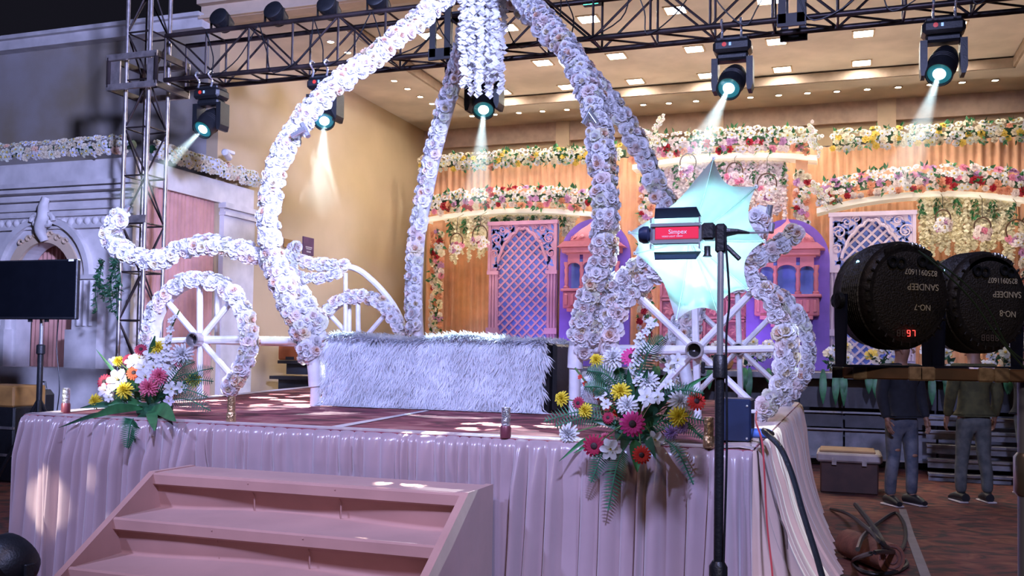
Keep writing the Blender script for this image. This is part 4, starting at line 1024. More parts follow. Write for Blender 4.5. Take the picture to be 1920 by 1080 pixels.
def throw(x0, x1, lab, seed):
    t = thing('fur_throw', lab, 'fur throw', ((x0+x1)/2, by0, PZ))
    def drape(s_, x):
        # profile: down the front, over the top, down a little behind
        lo = PZ+.01; f = .62; 
        if s_ < .6: z = lo+(bz+.03-lo)*s_/f*1.0 if s_ < f else bz; return Vector((x, by0-.05-.03*(1-s_/.6), lo+(bz-lo)*(s_/.6))), Vector((0, -1, .08)), Vector((0, -.05, -1))
        k_ = (s_-.6)/.4; return Vector((x, by0-.05+(by1-by0)*k_, bz+.012*math.sin(k_*9)+.02*math.sin(x*6))), Vector((0, -.25, 1)), Vector((0, -1, -.35))
    MB().grid(lambda u, v: tuple(drape(v, x0+(x1-x0)*u+.012*math.sin(v*9+seed))[0]), 24, 30).build('fur_backing', m_furb, t, True, 0)
    mb = MB()
    def base(u, v):
        edge = .012*math.sin(v*40+seed)
        return drape(v**.9, x0+(x1-x0)*u+edge)
    fur(mb, base, int(24000*(x1-x0)/.9), seed, .11, .0055)
    # long fringe along the edges
    fur(mb, lambda u, v: drape(.0+.02*v, x0+(x1-x0)*u), 1500, seed+1, .10)
    tag(mb.build('fur', m_fur, t), kind='stuff')
xm_ = onY(786, 700, by0).x
throw(bx0-.05, xm_-.02, 'white shaggy fur throw on the left half of the bench', 4)
throw(xm_+.02, bx1+.0, 'white shaggy fur throw on the right half of the bench', 9)
c_ = onY(1098, 728, 7.26)
t = thing('fur_pouf', 'round grey white fur pouf right of the bench', 'pouf', (c_.x, 7.26, PZ))
pf = [(.02, 0), (.13, .02), (.17, .10), (.165, .20), (.12, .29), (.02, .33)]
MB().lathe(pf, 20, T(c_.x, 7.26, PZ) @ SC(.78, .78, 1)).build('pouf_body', m_furb, t, True)
mb = MB()
def pbase(u, v):
    a = u*6.283; nn = Vector((math.cos(a)*math.cos((v-.4)*2.2), math.sin(a)*math.cos((v-.4)*2.2), math.sin((v-.4)*2.2)))
    return Vector((c_.x+nn.x*.128, 7.26+nn.y*.128, PZ+.15+nn.z*.16)), nn, Vector((0, 0, -1))
fur(mb, pbase, 4500, 31, .04); tag(mb.build('fur', pm('grey_fur', (.45, .43, .46), .7), t), kind='stuff')
# ------------------------------------------------------------------ flower arrangements
def gerbera_mb():
    mb = MB()
    for (n, r1, tl, o) in ((16, 1.0, .12, 0), (14, .78, .32, .2)):
        for k_ in range(n): petal(mb, .18, r1, .15, tl, o+2*math.pi*k_/n, .1, 0, 0, 2)
    mb.lathe([(.30, .06), (.26, .14), (.10, .17), (.01, .16)], 12, None); mb.m[-(12*3+2):] = [1]*(12*3+2)
    return mb
def mum_mb():
    mb = MB()
    for (n, r1, tl, wd) in ((16, 1.0, .05, .12), (14, .95, .40, .12), (11, .85, .75, .12), (8, .72, 1.05, .11), (5, .55, 1.35, .10)):
        for k_ in range(n): petal(mb, .08, r1*random.uniform(.92, 1.08), wd, tl+random.uniform(-.06, .06), 2*math.pi*(k_+random.random()*.4)/n+tl, .2, 0, 0, 2)
    return mb
def lily_mb():
    mb = MB()
    for k_ in range(6): petal(mb, .1, 1.05, .30, .35+.12*(k_ % 2), k_*math.pi/3, .25, 0, .03, 3)
    for k_ in range(5): mb.path([(0, 0, .05), (.15*math.cos(k_*1.25), .15*math.sin(k_*1.25), .5)], .02, 4); mb.m[-6:] = [1]*6
    return mb
m_dkc = pm('gerbera_eye', (.03, .01, .012), .7)
CM = {'magenta': bloom_mat('petal_magenta', (.62, .03, .22)), 'red': bloom_mat('petal_scarlet', (.62, .03, .02)), 'crimson': bloom_mat('petal_crimson', (.35, .01, .05)), 'white': bloom_mat('petal_white', (.68, .68, .70)), 'yellow': bloom_mat('petal_yellow', (.75, .60, .04)), 'purple': bloom_mat('petal_purple', (.42, .28, .60)), 'pink': bloom_mat('petal_pink', (.70, .16, .26)), 'orange': bloom_mat('petal_orange', (.66, .10, .02)), 'lilac': bloom_mat('petal_lilac', (.66, .60, .76))}
GM, MM, LM = gerbera_mb(), mum_mb(), lily_mb(); FMESH = {}
def fmesh(kind, c):
    if (kind, c) not in FMESH: FMESH[(kind, c)] = {'gerbera': GM, 'mum': MM, 'lily': LM}[kind].mesh(kind, [CM[c], {'gerbera': m_dkc, 'mum': CM[c], 'lily': CM['yellow']}[kind]], True, 0)
    return FMESH[(kind, c)]
def frond(t, a, b, wd, droop=.05, name='fern_frond', mat=None):
    a = Vector(a); b = Vector(b); mid = (a+b)/2+Vector((0, 0, droop)); P = spline([a, mid, b], 12); mb = MB(); mb.path(P, .004, 4)
    view = (CAM-mid).normalized()
    for i in range(2, len(P)-1):
        t_ = (P[i+1]-P[i]).normalized(); s_ = t_.cross(view).normalized(); f = i/len(P); L_ = 1.25*wd*math.sin(math.pi*min(1, .15+.85*f))**.8+.006
        for sg in (-1, 1):
            for o_ in (0,):
                p = P[i]+(P[i+1]-P[i])*o_; e = p+s_*sg*L_+t_*L_*.35-view*.01
                q = t_*.0028
                mb.add([p-q, p+q, (p+e)/2+q*1.2+view*.004, e, (p+e)/2-q*1.2], [(0, 1, 2, 3, 4)])
    mb.build(name, mat or m_fern, t)
def blade(t, a, b, wd, mat=None, droop=.04, name='broad_leaf'):
    a = Vector(a); b = Vector(b); mid = (a+b)/2+Vector((0, 0, droop)); P = spline([a, mid, b], 6); view = (CAM-mid).normalized()
    def fn(u, v):
        i = min(len(P)-1, round(v*(len(P)-1))); t_ = (b-a).normalized(); s_ = t_.cross(view).normalized()
        p = P[i]+s_*((u-.5)*2*wd*math.sin(math.pi*min(.985, .08+.9*v)))+view*(-.25*wd*(1-abs(u-.5)*2))
        return tuple(p)
    MB().grid(fn, 4, len(P)-1).build(name, mat or m_leaf, t, True, 0)
def glad(t, pts, Y, c, n=9, sz=.032):
    P = spline([onY(x, y, Y) for x, y in pts], 6); mb = MB(); mb.path(P, .006, 5); o = mb.build('flower_stalk', m_stem, t)
    for i in range(n):
        p = P[int((i+1)/(n+1)*(len(P)-1))]
        put(fmesh('lily', c), 'floret', o, facing(p+Vector((random.uniform(-.015, .015), -.02, random.uniform(-.01, .01))), (random.uniform(-.8, .8), -1, random.uniform(0, .8)), i, sz*(1.25-.6*i/n)))
def arrangement(lab, base, Y, blooms, pxm, leaves, fronds, glads):
    b0 = onY(*base, Y); b0.z = PZ; t = thing('flower_arrangement', lab, 'flower arrangement', b0)
    MB().box((b0.x, b0.y+.06, PZ+.045), (.22, .14, .09), bev=.02).build('foam_block', m_leafd, t)
    def dep(x, y, Y_):
        q_ = onY(x, y, Y_); yf = FLp[1]+(FRp[1]-FLp[1])*(q_.x-FLp[0])/(FRp[0]-FLp[0])-.19
        return onY(x, y, min(Y_, yf)) if q_.z < PZ+.015 else q_
    cz = Vector((b0.x, b0.y+.06, PZ+.09)); st_ = MB()
    for (x, y, kind, c, rpx, dy) in blooms:
        p = dep(x, y, Y+dy); r_ = rpx*pxm*(1.25 if kind != 'lily' else 1.22)
        out = (p-cz).normalized(); n = (out*.55+(CAM-p).normalized()*1.0).normalized()
        put(fmesh(kind, c), kind, t, facing(p, n, random.uniform(0, 6), r_))
        st_.path([cz, (cz+p)/2+Vector((0, 0, .03)), p-n*r_*.2], .004, 5)
    st_.build('stems', m_stem, t)
    for (x0, y0, x1, y1, w_, d, dr) in leaves: blade(t, dep(x0, y0, Y), dep(x1, y1, Y-.06), w_, m_leafd if d else m_leaf, dr)
    for (x0, y0, x1, y1, w_) in fronds: frond(t, dep(x0, y0, Y-.02), dep(x1, y1, Y-.09), w_)
    for (pts, c, n, s_) in glads: glad(t, pts, Y, c, n, s_)
random.seed(12)
YR = 4.95
arrangement('big mixed bouquet with magenta gerberas at the right front of the platform', (1190, 828), YR,
 [(1184,669,'gerbera','magenta',17,.02),(1186,795,'gerbera','magenta',20,-.14),(1306,752,'gerbera','red',15,-.05),(1203,853,'gerbera','red',14,-.18),(1114,836,'gerbera','crimson',18,-.12),(1084,756,'gerbera','crimson',11,-.05),(1140,783,'gerbera','crimson',10,-.05),
  (1150,671,'mum','white',20,.05),(1214,715,'mum','white',20,-.02),(1177,760,'mum','white',18,-.10),(1275,752,'mum','white',19,-.06),(1066,814,'mum','white',18,-.10),
  (1164,734,'mum','yellow',17,-.06),(1272,781,'mum','yellow',16,-.10),(1053,747,'mum','yellow',13,0),(1097,770,'mum','yellow',13,-.06),(1118,675,'mum','yellow',12,0),
  (1259,812,'mum','purple',12,-.1),(1279,801,'mum','purple',11,-.08),(1145,842,'lily','white',18,-.14),(1228,824,'lily','white',15,-.12),(1213,745,'lily','white',17,-.08),(1127,738,'lily','white',13,-.04),(1137,758,'lily','white',10,-.06),(1270,677,'lily','white',14,.0),(1256,692,'lily','white',12,0),(1252,721,'lily','white',11,0),(1233,745,'lily','white',12,-.06),(1222,607,'lily','white',12,0),(1205,650,'lily','white',11,0),(1135,820,'mum','pink',8,-.12)],
 .00278,
 [(1190,770,1215,690,.024,1,.0),(1185,800,1178,690,.026,1,0),(1200,800,1260,740,.026,1,.02),(1195,820,1240,780,.026,1,.02),(1190,815,1150,760,.024,1,.02),(1185,820,1110,790,.024,1,.03),(1190,825,1195,885,.032,0,.03),(1200,820,1230,860,.024,1,.04),(1180,820,1165,850,.026,1,.03),(1230,800,1335,700,.012,0,.05),(1150,820,1048,865,.012,0,.05),(1140,840,1075,850,.012,0,.03),(1240,790,1325,830,.012,0,.05)],
 [(1190,720,1246,632,.05),(1180,750,1100,695,.05),(1170,770,1095,725,.045),(1160,790,1020,790,.045),(1170,800,1040,800,.04),(1170,840,1140,957,.042),(1150,835,1108,905,.04),(1240,820,1300,908,.025),(1230,810,1325,822,.035),(1220,760,1320,738,.03),(1165,760,1160,690,.03),(1200,810,1330,790,.035)],
 [([(1190,715),(1195,670),(1205,630),(1232,598)],'white',9,.034),([(1190,790),(1140,760),(1107,727),(1078,690)],'red',7,.022)])
YL = 5.2
arrangement('mixed bouquet with red and white flowers at the left front of the platform', (278, 782), YL,
 [(264,655,'gerbera','crimson',10,0),(241,674,'gerbera','crimson',10,0),(296,651,'mum','yellow',12,0),(222,677,'mum','yellow',9,0),(251,699,'gerbera','orange',12,-.04),(196,716,'gerbera','crimson',13,0),(223,713,'lily','white',20,-.04),(233,731,'mum','yellow',14,-.07),(179,752,'mum','yellow',12,-.02),(198,732,'lily','lilac',13,-.03),(341,664,'mum','white',18,0),(338,678,'gerbera','pink',10,0),(299,705,'mum','pink',14,-.06),(364,712,'mum','yellow',12,-.02),(279,726,'mum','pink',15,-.10),(273,708,'lily','white',17,-.08),(321,730,'lily','white',13,-.06),(340,726,'lily','white',11,-.05),(285,664,'lily','white',14,0),(262,672,'lily','white',13,0),(250,680,'lily','white',14,0),(310,680,'lily','white',14,0),(318,693,'lily','white',13,0),(300,670,'lily','white',13,0),(270,690,'lily','white',16,-.02),(288,690,'lily','white',14,-.03),(325,672,'lily','white',12,0),(205,745,'lily','white',9,-.05),(212,680,'lily','lilac',10,0),(316,752,'lily','lilac',9,-.08)],
 .0036,
 [(280,770,290,808,.034,0,.03),(275,770,240,842,.024,1,.04),(285,765,330,790,.045,0,.03),(270,760,200,760,.032,0,.03),(270,765,165,785,.03,0,.03),(262,750,235,690,.026,1,0),(280,760,270,700,.026,1,0),(290,755,330,720,.026,1,0),(255,765,215,740,.026,1,.02),(250,770,110,802,.014,1,.03),(255,760,180,655,.012,0,.02),(240,770,150,765,.02,1,.03),(300,765,320,750,.026,1,.02),(280,680,290,630,.02,0,0)],
 [(300,755,395,770,.05),(300,740,372,700,.045),(310,740,400,715,.045),(300,745,390,745,.05),(310,735,365,678,.04),(250,785,238,840,.05),(330,740,400,690,.035)],
 [([(305,690),(318,650),(322,615),(336,582)],'white',10,.034),([(285,700),(288,660),(290,630)],'white',6,.03)])
# ------------------------------------------------------------------ foil tubes on the deck
m_gold = pm('gold_foil', (.62, .40, .22), .28, .8, var=.35, scale=40, bump=.5, bscale=60); m_silv = pm('silver_foil', (.70, .68, .72), .25, .85, var=.3, scale=40, bump=.5, bscale=60); m_maroon = pm('maroon_base', (.20, .05, .07), .4, .3)
for (px, pyt, pyb, mt, lab) in ((123, 728, 774, m_silv, 'silver foil tube at the left corner of the platform'), (433, 743, 793, m_gold, 'gold foil tube beside the left bouquet'), (948, 764, 821, m_silv, 'silver topped foil tube in the middle of the platform edge'), (1329, 782, 840, m_gold, 'rose gold foil tube behind the light stand')):
    b_ = onZ(px, pyb, PZ); top = onY(px, pyt, b_.y).z; h = top-PZ
    t = thing('foil_tube', lab, 'foil tube', b_)
    MB().lathe([(.001, 0), (.027, 0), (.030, .01), (.030, h*.35), (.026, h*.40)], 16, Matrix.Translation(b_)).build('base_cup', m_maroon if mt is m_silv else mt, t, True)
    MB().lathe([(.024, h*.38), (.025, h*.6), (.024, h), (.020, h), (.020, h*.9), (.001, h*.9)], 16, Matrix.Translation(b_)).build('foil_sleeve', mt, t, True)
# ------------------------------------------------------------------ power box and cables
b_ = onZ(1380, 832, PZ); t = thing('power_box', 'dark blue dimmer box at the right front corner of the platform', 'power box', (b_.x, b_.y+.1, PZ))
m_navy = pm('navy_metal', (.02, .03, .075), .4, .3)
MB().box((b_.x-.01, b_.y+.12, PZ+.125), (.17, .22, .22), bev=.008).build('case', m_navy, t)
MB().box((b_.x-.01, b_.y+.008, PZ+.115), (.15, .008, .20)).build('front_plate', m_navy, t)
for q in range(4): MB().lathe([(.001, .006), (.006, .005), (.006, 0)], 8, T(b_.x-.075+.13*(q % 2), b_.y+.004, PZ+.03+.17*(q//2)) @ RX(90)).build('screw', m_chrome, t)
MB().box((b_.x+.075, b_.y+.05, PZ+.17), (.05, .04, .02), bev=.004).build('switch', m_white, t)
MB().lathe([(.02, 0), (.026, .01), (.026, .09), (.018, .11)], 14, T(b_.x+.07, b_.y+.06, PZ+.055) @ RY(90)).build('blue_plug', pm('blue_plug', (.08, .18, .55), .4), t, True)
def cable(lab, pts, r, mat, cat='cable', n=8): return tag(MB().path(spline(pts, n), r, 6).build('power_cable', mat, None, True), lab, cat)
s0 = Vector((b_.x+.18, b_.y+.06, PZ+.055))
cable('thick black cable running from the dimmer box down to the floor', [s0, onY(1432, 808, 4.85), onY(1462, 838, 4.72), onY(1485, 890, 4.60), onY(1505, 960, 4.45), onY(1530, 1040, 4.28), onY(1552, 1110, 4.15), Vector((.06, 4.05, .3)), Vector((.15, 4.0, .02)), Vector((.6, 4.0, .012))], .014, m_black)
cable('red wire hanging from the dimmer box down the skirt', [Vector((b_.x+.1, b_.y+.05, PZ+.17)), onY(1418, 792, 4.8), onY(1429, 830, 4.70), onY(1434, 900, 4.66), onY(1438, 980, 4.62), onY(1448, 1075, 4.55), onY(1452, 1160, 4.5), onY(1456, 1260, 4.45)], .005, pm('red_wire', (.45, .05, .05), .5))
cable('thin brown wire dangling on the skirt beside the black cable', [onY(1424, 820, 4.74), onY(1432, 860, 4.70), onY(1443, 905, 4.62), onY(1458, 960, 4.55), onY(1474, 1000, 4.5), onY(1476, 1030, 4.48)], .004, pm('brown_wire', (.10, .06, .05), .6))
# ------------------------------------------------------------------ light stand, video light, umbrella
LY = 3.6; pt_ = onY(1351, 462, LY); pb_ = onY(1347, 1080, LY); PXs = (pt_.x+pb_.x)/2
ls = thing('light_stand', 'tall black tripod light stand before the platform corner', 'light stand', (PXs, LY, 0))
zj = onY(1350, 690, LY).z
MB().tube((PXs, LY, zj-.05), (PXs, LY, pt_.z-.01), .0125, 12).build('upper_tube', m_chrome, ls, True)
MB().tube((PXs, LY, .25), (PXs, LY, zj-.02), .0175, 12).build('lower_tube', m_black, ls, True)
MB().lathe([(.02, -.04), (.026, -.035), (.026, .04), (.018, .05)], 14, T(PXs, LY, zj)).build('collar', m_black, ls, True)
kb = MB().tube((PXs-.02, LY, zj), (PXs-.055, LY-.01, zj), .008, 8).build('knob_bolt', m_black, ls); MB().box((PXs-.06, LY-.01, zj), (.014, .02, .045), bev=.004).build('knob', m_black, ls)
zc_ = .70; MB().lathe([(.022, -.06), (.034, -.05), (.034, .03), (.022, .05)], 14, T(PXs, LY, zc_)).build('leg_collar', m_black, ls, True)
for q in range(3):
    an = math.radians(100+q*120); e_ = Vector((PXs+.48*math.cos(an), LY+.48*math.sin(an), .015))
    MB().tube((PXs+.02*math.cos(an), LY+.02*math.sin(an), zc_), e_, .011, 8).build('leg', m_black, ls, True)
    MB().tube((PXs, LY, .28), (PXs+.26*math.cos(an), LY+.26*math.sin(an), .33), .007, 6).build('brace', m_black, ls, True)
MB().path(spline([(PXs+.02, LY-.02, pt_.z+.02), (PXs+.035, LY-.02, pt_.z-.2), (PXs+.025, LY-.02, zj+.1), (PXs+.03, LY-.02, zj-.3), (PXs+.02, LY-.03, .5), (PXs+.045, LY-.03, .3), (PXs+.02, LY-.02, .2)], 6), .0045, 6).build('lamp_lead', m_black, ls, True)
# the lamp head: seen from behind, shining into the umbrella
vl = thing('video_light', 'halogen video light with barn doors and red label on the light stand', 'lamp', (PXs, LY, pt_.z))
zl = onY(1275, 437, LY).z; xl0, xl1 = onY(1218, 437, LY).x, onY(1315, 437, LY).x; xm_l = (xl0+xl1)/2; wl_ = xl1-xl0
m_silver = pm('brushed_alu', (.62, .64, .66), .3, .8, var=.1)
MB().box((xm_l, LY+.035, zl), (wl_, .07, .082), bev=.012).build('housing', m_silver, vl)
lb = MB().box((xm_l+.006, LY-.003, zl), (wl_*.84, .006, .046), bev=.0025).build('label_plate', pm('red_label', (.62, .02, .05), .35, emit=(1, .05, .12), es=.25), vl)
for sg in (-1, 1):
    MB().box((xm_l, LY-.004, zl+sg*.032), (wl_*.96, .008, .012)).build('heat_fin', m_silver, vl)
    Mq = T(xm_l, LY+.05, zl+sg*.065) @ RX(sg*55)
    MB().prism([(-wl_*.46, 0), (wl_*.46, 0), (wl_*.40, sg*.055), (-wl_*.40, sg*.055)], .004, Mq).build('barn_door', m_navy, vl)
    for e_ in (-1, 1): MB().box((xm_l+e_*wl_*.47, LY+.02, zl+sg*.05), (.006, .06, .02)).build('hinge', m_chrome, vl)
MB().lathe([(.02, 0), (.034, .01), (.034, .03), (.026, .045)], 16, T(xl0, LY+.03, zl) @ RY(-90)).build('end_knob', m_navy, vl, True)
MB().box((xl1+.025, LY+.03, zl+.005), (.05, .06, .065), bev=.008).build('switch_box', m_black, vl)
MB().lathe([(.012, 0), (.012, .03), (.018, .04)], 12, T(xl1+.02, LY+.02, zl-.05) @ RX(180)).build('tilt_knob', m_black, vl, True)
MB().box((PXs, LY+.01, pt_.z+.03), (.04, .05, .11), bev=.008).build('stand_bracket', m_black, vl)
MB().path([(PXs+.01, LY+.02, zl), (PXs+.06, LY+.03, zl+.004), (PXs+.10, LY+.05, zl+.0)], [.018, .010, .004], 8).build('umbrella_grip', m_black, vl, True)
MB().path([(PXs+.02, LY, pt_.z-.0), (PXs+.07, LY-.01, pt_.z-.05)], .009, 8).build('grip_lever', m_black, vl, True)
def text_mesh(s_, size, M, mat, parent, name='lettering', ext=.0004):
    cu = bpy.data.curves.new('txt', 'FONT'); cu.body = s_; cu.size = size; cu.align_x = 'CENTER'; cu.align_y = 'CENTER'; cu.extrude = ext
    o = bpy.data.objects.new('txt', cu); COL.objects.link(o); dg = bpy.context.evaluated_depsgraph_get(); dg.update()
    me = bpy.data.meshes.new_from_object(o.evaluated_get(dg)); bpy.data.objects.remove(o); me.materials.clear(); me.materials.append(mat)
    return link(bpy.data.objects.new(name, me), parent, M)
m_ink = pm('label_white', (.85, .75, .78), .5, var=.02)
text_mesh('Simpex', .024, T(xm_l+.01, LY-.0075, zl+.004) @ RX(90), m_ink, vl); text_mesh('VIDEO LIGHT 1000W', .0085, T(xm_l-.01, LY-.0075, zl-.013) @ RX(90), m_ink, vl)
# umbrella
m_umb = pm('umbrella_nylon', (.80, .84, .86), .6, var=.03, scale=20, trans=.55)
tips = [(1338, 297, -.02), (1418, 350, .06), (1433, 452, .10), (1403, 543, .08), (1345, 584, .0), (1268, 602, -.05), (1190, 475, -.02), (1180, 436, .0)]
UY = LY+.42; cu_ = onY(1292, 446, UY)
um = thing('umbrella', 'white translucent photo umbrella half turned inside out behind the video light', 'umbrella', cu_)
TP = [onY(x, y, LY+.17+dy) for x, y, dy in tips]
for i in range(8):
    a, b_ = TP[i], TP[(i+1) % 8]
    def fn(u, v, a=a, b=b_, i=i):
        e = a+(b-a)*u; sc_in = .16*4*u*(1-u)*(.6 if (b-a).length < .2 else 1)
        e = e+(cu_-e)*sc_in
        p = cu_+(e-cu_)*v
        bow = .05*math.sin(math.pi*min(1, v))*(1)          # billow away from the camera
        return (p.x, p.y+bow*.9-.012*math.sin(u*math.pi*3)*v, p.z)
    MB().grid(fn, 10, 8).build('canopy_panel', m_umb, um, True, 0)
    P = [cu_+(a-cu_)*v+Vector((0, .05*math.sin(math.pi*v)*.9-.008, 0)) for v in [k_/8 for k_ in range(9)]]
    MB().path(P, .0025, 5).build('umbrella_rib', m_chrome, um, True)
    MB().lathe([(.001, -.008), (.006, -.006), (.006, .006), (.001, .008)], 8, Matrix.Translation(a)).build('rib_tip', m_white, um, True)
MB().tube((PXs+.17, LY+.05, zl), (PXs+.05, LY+.05, zl), .004, 6).build('shaft_end', m_chrome, um, True); MB().tube((PXs+.05, LY+.05, zl), tuple(cu_), .004, 6).build('shaft', m_chrome, um, True)
# the lamp's own light
spot('video_lamp_bulb', (xm_l, LY+.09, zl), (cu_.x+.06, UY+.1, cu_.z-.10), 11, (.36, .98, 1.0), 150, .5, .03)
# ------------------------------------------------------------------ stage lights on a beam, close to the camera
m_par = pm('par_cast_housing', (.016, .013, .012), .5, .1, var=.3, scale=30, bump=.2, bscale=80); m_mesh = pm('par_back', (.020, .015, .012), .6, var=.4, scale=160, detail=2, bump=.5, bscale=220)
m_yoke = pm('par_yoke', (.010, .013, .030), .4, .2); m_scr = pm('scrawl_paint', (.62, .55, .40), .7, var=.15, scale=60)
m_segoff = pm('segment_off', (.16, .13, .12), .5); m_segon = pm('segment_on', (.6, .03, .03), .4, emit=(1, .06, .05), es=3.0); m_bled = pm('blue_dot', (.2, .6, 1), .3, emit=(.25, .7, 1.0), es=7)
SEG = {'8': 'abcdefg', '9': 'abcdfg', '7': 'abc'}
def seg_digit(mb, ch, x, y, w_, h, M):
    th = w_*.2; S_ = {'a': (0, h/2, w_, th), 'g': (0, 0, w_, th), 'd': (0, -h/2, w_, th), 'f': (-w_/2, h/4, th, h/2), 'b': (w_/2, h/4, th, h/2), 'e': (-w_/2, -h/4, th, h/2), 'c': (w_/2, -h/4, th, h/2)}
    for q in SEG[ch]: a = S_[q]; mb.box((x+a[0], y+a[1], 0), (a[2]*.92, a[3]*.92, .0008), M)
def par_light(px, py, Y, lab, lines, digits, lit, axis=(-.62, .78, 0)):
    c = onY(px, py, Y); ax = Vector(axis).normalized(); up = Vector((0, 0, 1)); r_ = ax.cross(up)
    B = Matrix((r_, up, -ax)).transposed().to_4x4(); B.translation = c
    t = thing('par_light', lab, 'stage light', (c.x, c.y, BZ)); R = .125
    body = part('housing', 'par_body', lambda m: m.lathe([(.01, 0), (R*.90, 0), (R*.97, -.008), (R, -.02), (R, -.085), (R*.96, -.095), (R*.96, -.12), (R*.90, -.12), (R*.90, -.11), (.01, -.11)], 40), m_par, t, B)
    part('back_mesh', 'par_mesh', lambda m: m.lathe([(.001, .006), (R*.55, .005), (R*.80, .0015), (R*.82, 0)], 36), m_mesh, t, B)
    for q in range(9):
        part('cooling_rib', 'par_rib%d' % q, lambda m: m.lathe([(R*.99, -.022-q*.007), (R*1.03, -.025-q*.007), (R*.99, -.028-q*.007)], 40, cap=False), m_par, t, B)
    for q in range(26):
        a = math.radians(-60+q*12.0+200)
        part('notch', 'par_notch', lambda m: m.box((R*.93, 0, .0), (.010, .006, .004), bev=.001), m_par, t, B @ Matrix.Rotation(a, 4, 'Z'))
    # panel with the display at the bottom
    pn = part('control_panel', 'par_panel', lambda m: m.prism([(-.066, -.105), (-.03, -.118), (.03, -.118), (.066, -.105), (.072, -.07), (.05, -.052), (0, -.045), (-.05, -.052), (-.072, -.07)], .006, RX(-90) @ SC(1, 1, -1) if False else RX(90) @ T(0, -.006, 0)), m_par, t, B)
    lo = MB(); on_ = MB()
    for q, ch in enumerate(digits): seg_digit(on_ if lit[q] else lo, ch, -.036+q*.0145, -.090, .008, .0135, T(0, 0, .0075))
    if lo.f: lo.build('digit_segments', m_segoff, t, M=B)
    if on_.f: on_.build('lit_digit_segments', m_segon, t, M=B)
    for q in range(4): part('button', 'par_btn', lambda m: m.box((0, 0, .007), (.007, .006, .003), bev=.001), m_black, t, B @ T(-.026+q*.016, -.068, 0))
    for (x, y) in ((-.052, .075), (-.028, .073), (.033, .080), (.055, .074)):
        part('socket', 'par_sock', lambda m: m.lathe([(.008, 0), (.013, .001), (.014, .009), (.009, .009), (.009, .003), (.001, .003)], 14), m_black, t, B @ T(x, y, .0))
    for q in range(4): part('top_vent', 'par_vent', lambda m: m.box((0, 0, 0), (.008, .010, .012), bev=.002), m_silver, t, B @ T(.012+q*.011, R-.006-.0009*q*q, -.004))
    part('status_led', 'par_led', lambda m: m.lathe([(.001, .004), (.003, .003), (.004, 0)], 10), m_bled, t, B @ Matrix.Rotation(math.radians(142), 4, 'Z') @ T(R+.001, 0, -.055) @ RY(90))
    for (s_, x, y, sz) in lines: text_mesh(s_, sz, B @ T(x, y, .0066) @ RZ(180+random.uniform(-3, 3)), m_scr, t, 'painted_lettering', .0003)
    # yoke straps down to the beam
    zb = BZ-c.z
    for sg in (-1, 1):
        yk = MB(); w_ = .020
        yk.prism([(-w_, .0), (w_, .0), (w_*1.0, -.06), (w_*.8, zb), (-w_*.8, zb), (-w_, -.06)], .006, Matrix((Vector((0, 0, -1, 0)), Vector((1, 0, 0, 0)), Vector((0, 1, 0, 0)), Vector((0, 0, 0, 1)))).transposed() if False else Matrix.Identity(4))
        # strap lies in the plane of axis and up, offset sideways
        Y_ = Matrix((-ax, r_*sg, up)).transposed().to_4x4(); Y_.translation = c+r_*sg*(R+.016)+ax*.06
        o = yk.build('yoke_strap', m_yoke, t, M=Y_)
        MB().lathe([(.001, .014), (.018, .012), (.020, 0)], 14, facing(c+r_*sg*(R+.022)+ax*.06-up*.015, r_*sg)).build('pivot_knob', m_black, t, True)
    MB().box((0, 0, 0), (R*2+.06, .04, .006), Matrix.Translation(Vector((c.x, c.y, BZ+.003))+ax*.06) @ RZ(math.degrees(math.atan2(r_.y, r_.x)))).build('yoke_foot', m_yoke, t)
    return c, ax
BZ = onY(1700, 690, 2.4).z
ba, bb2 = onY(1580, 702, 2.44), onY(1990, 702, 2.44)
beam_ = thing('light_beam', 'taped wooden beam carrying the two black stage lights', 'beam', ((ba.x+bb2.x)/2, 2.44, BZ-.03))
MB().box(((ba.x+bb2.x)/2, 2.565, BZ-.014), (bb2.x-ba.x, .30, .028), bev=.003).build('wood_bar', m_wood, beam_)
m_tapeclear = pm('clear_tape', (.42, .30, .20), .12, 0, var=.3, scale=60, coat=1)
for px in (1612, 1718, 1740, 1850, 1880): MB().box((onY(px, 702, 2.4).x, 2.565, BZ-.013), (.035, .306, .033), bev=.004).build('tape_wrap', m_tapeclear, beam_)
MB().box((ba.x-.012, 2.565, BZ-.014), (.024, .29, .026)).build('end_cap', m_blackmetal, beam_)
px_ = onY(1926, 800, 2.46).x
MB().tube((px_, 2.47, 0), (px_, 2.47, BZ-.028), .019, 12).build('post', pm('pale_post', (.42, .45, .62), .4, .2), beam_, True)
MB().lathe([(.02, -.05), (.028, -.04), (.028, .04), (.02, .05)], 14, T(px_, 2.47, onY(1918, 890, 2.46).z)).build('post_collar', m_steel, beam_, True)
for q in range(3):
    an = math.radians(30+q*120); MB().tube((px_, 2.47, .35), (px_+.4*math.cos(an), 2.47+.4*math.sin(an), .012), .012, 8).build('post_leg', m_black, beam_, True)
random.seed(3)
par_light(1704, 553, 2.40, 'black stage light lettered NO-7 with red lit digits', [('8250911607', .030, .054, .019), ('SANDEEP', .036, .020, .022), ('NO-7', .034, -.028, .020)], '8897', (0, 0, 1, 1))
par_light(1860, 566, 2.62, 'black stage light lettered NO-8 at the right edge', [('8250911607', .028, .054, .019), ('SANDEEP', .042, .020, .022), ('NO-8', .044, -.028, .022)], '8888', (0, 0, 0, 0))
m_gwire = pm('green_wire', (.03, .06, .035), .5)
cable('thin green wire hanging across the two stage lights', [onY(1722, 470, 2.34), onY(1770, 510, 2.32), onY(1820, 560, 2.32), onY(1870, 630, 2.33), onY(1930, 700, 2.34), onY(1990, 760, 2.35)], .0022, m_gwire)
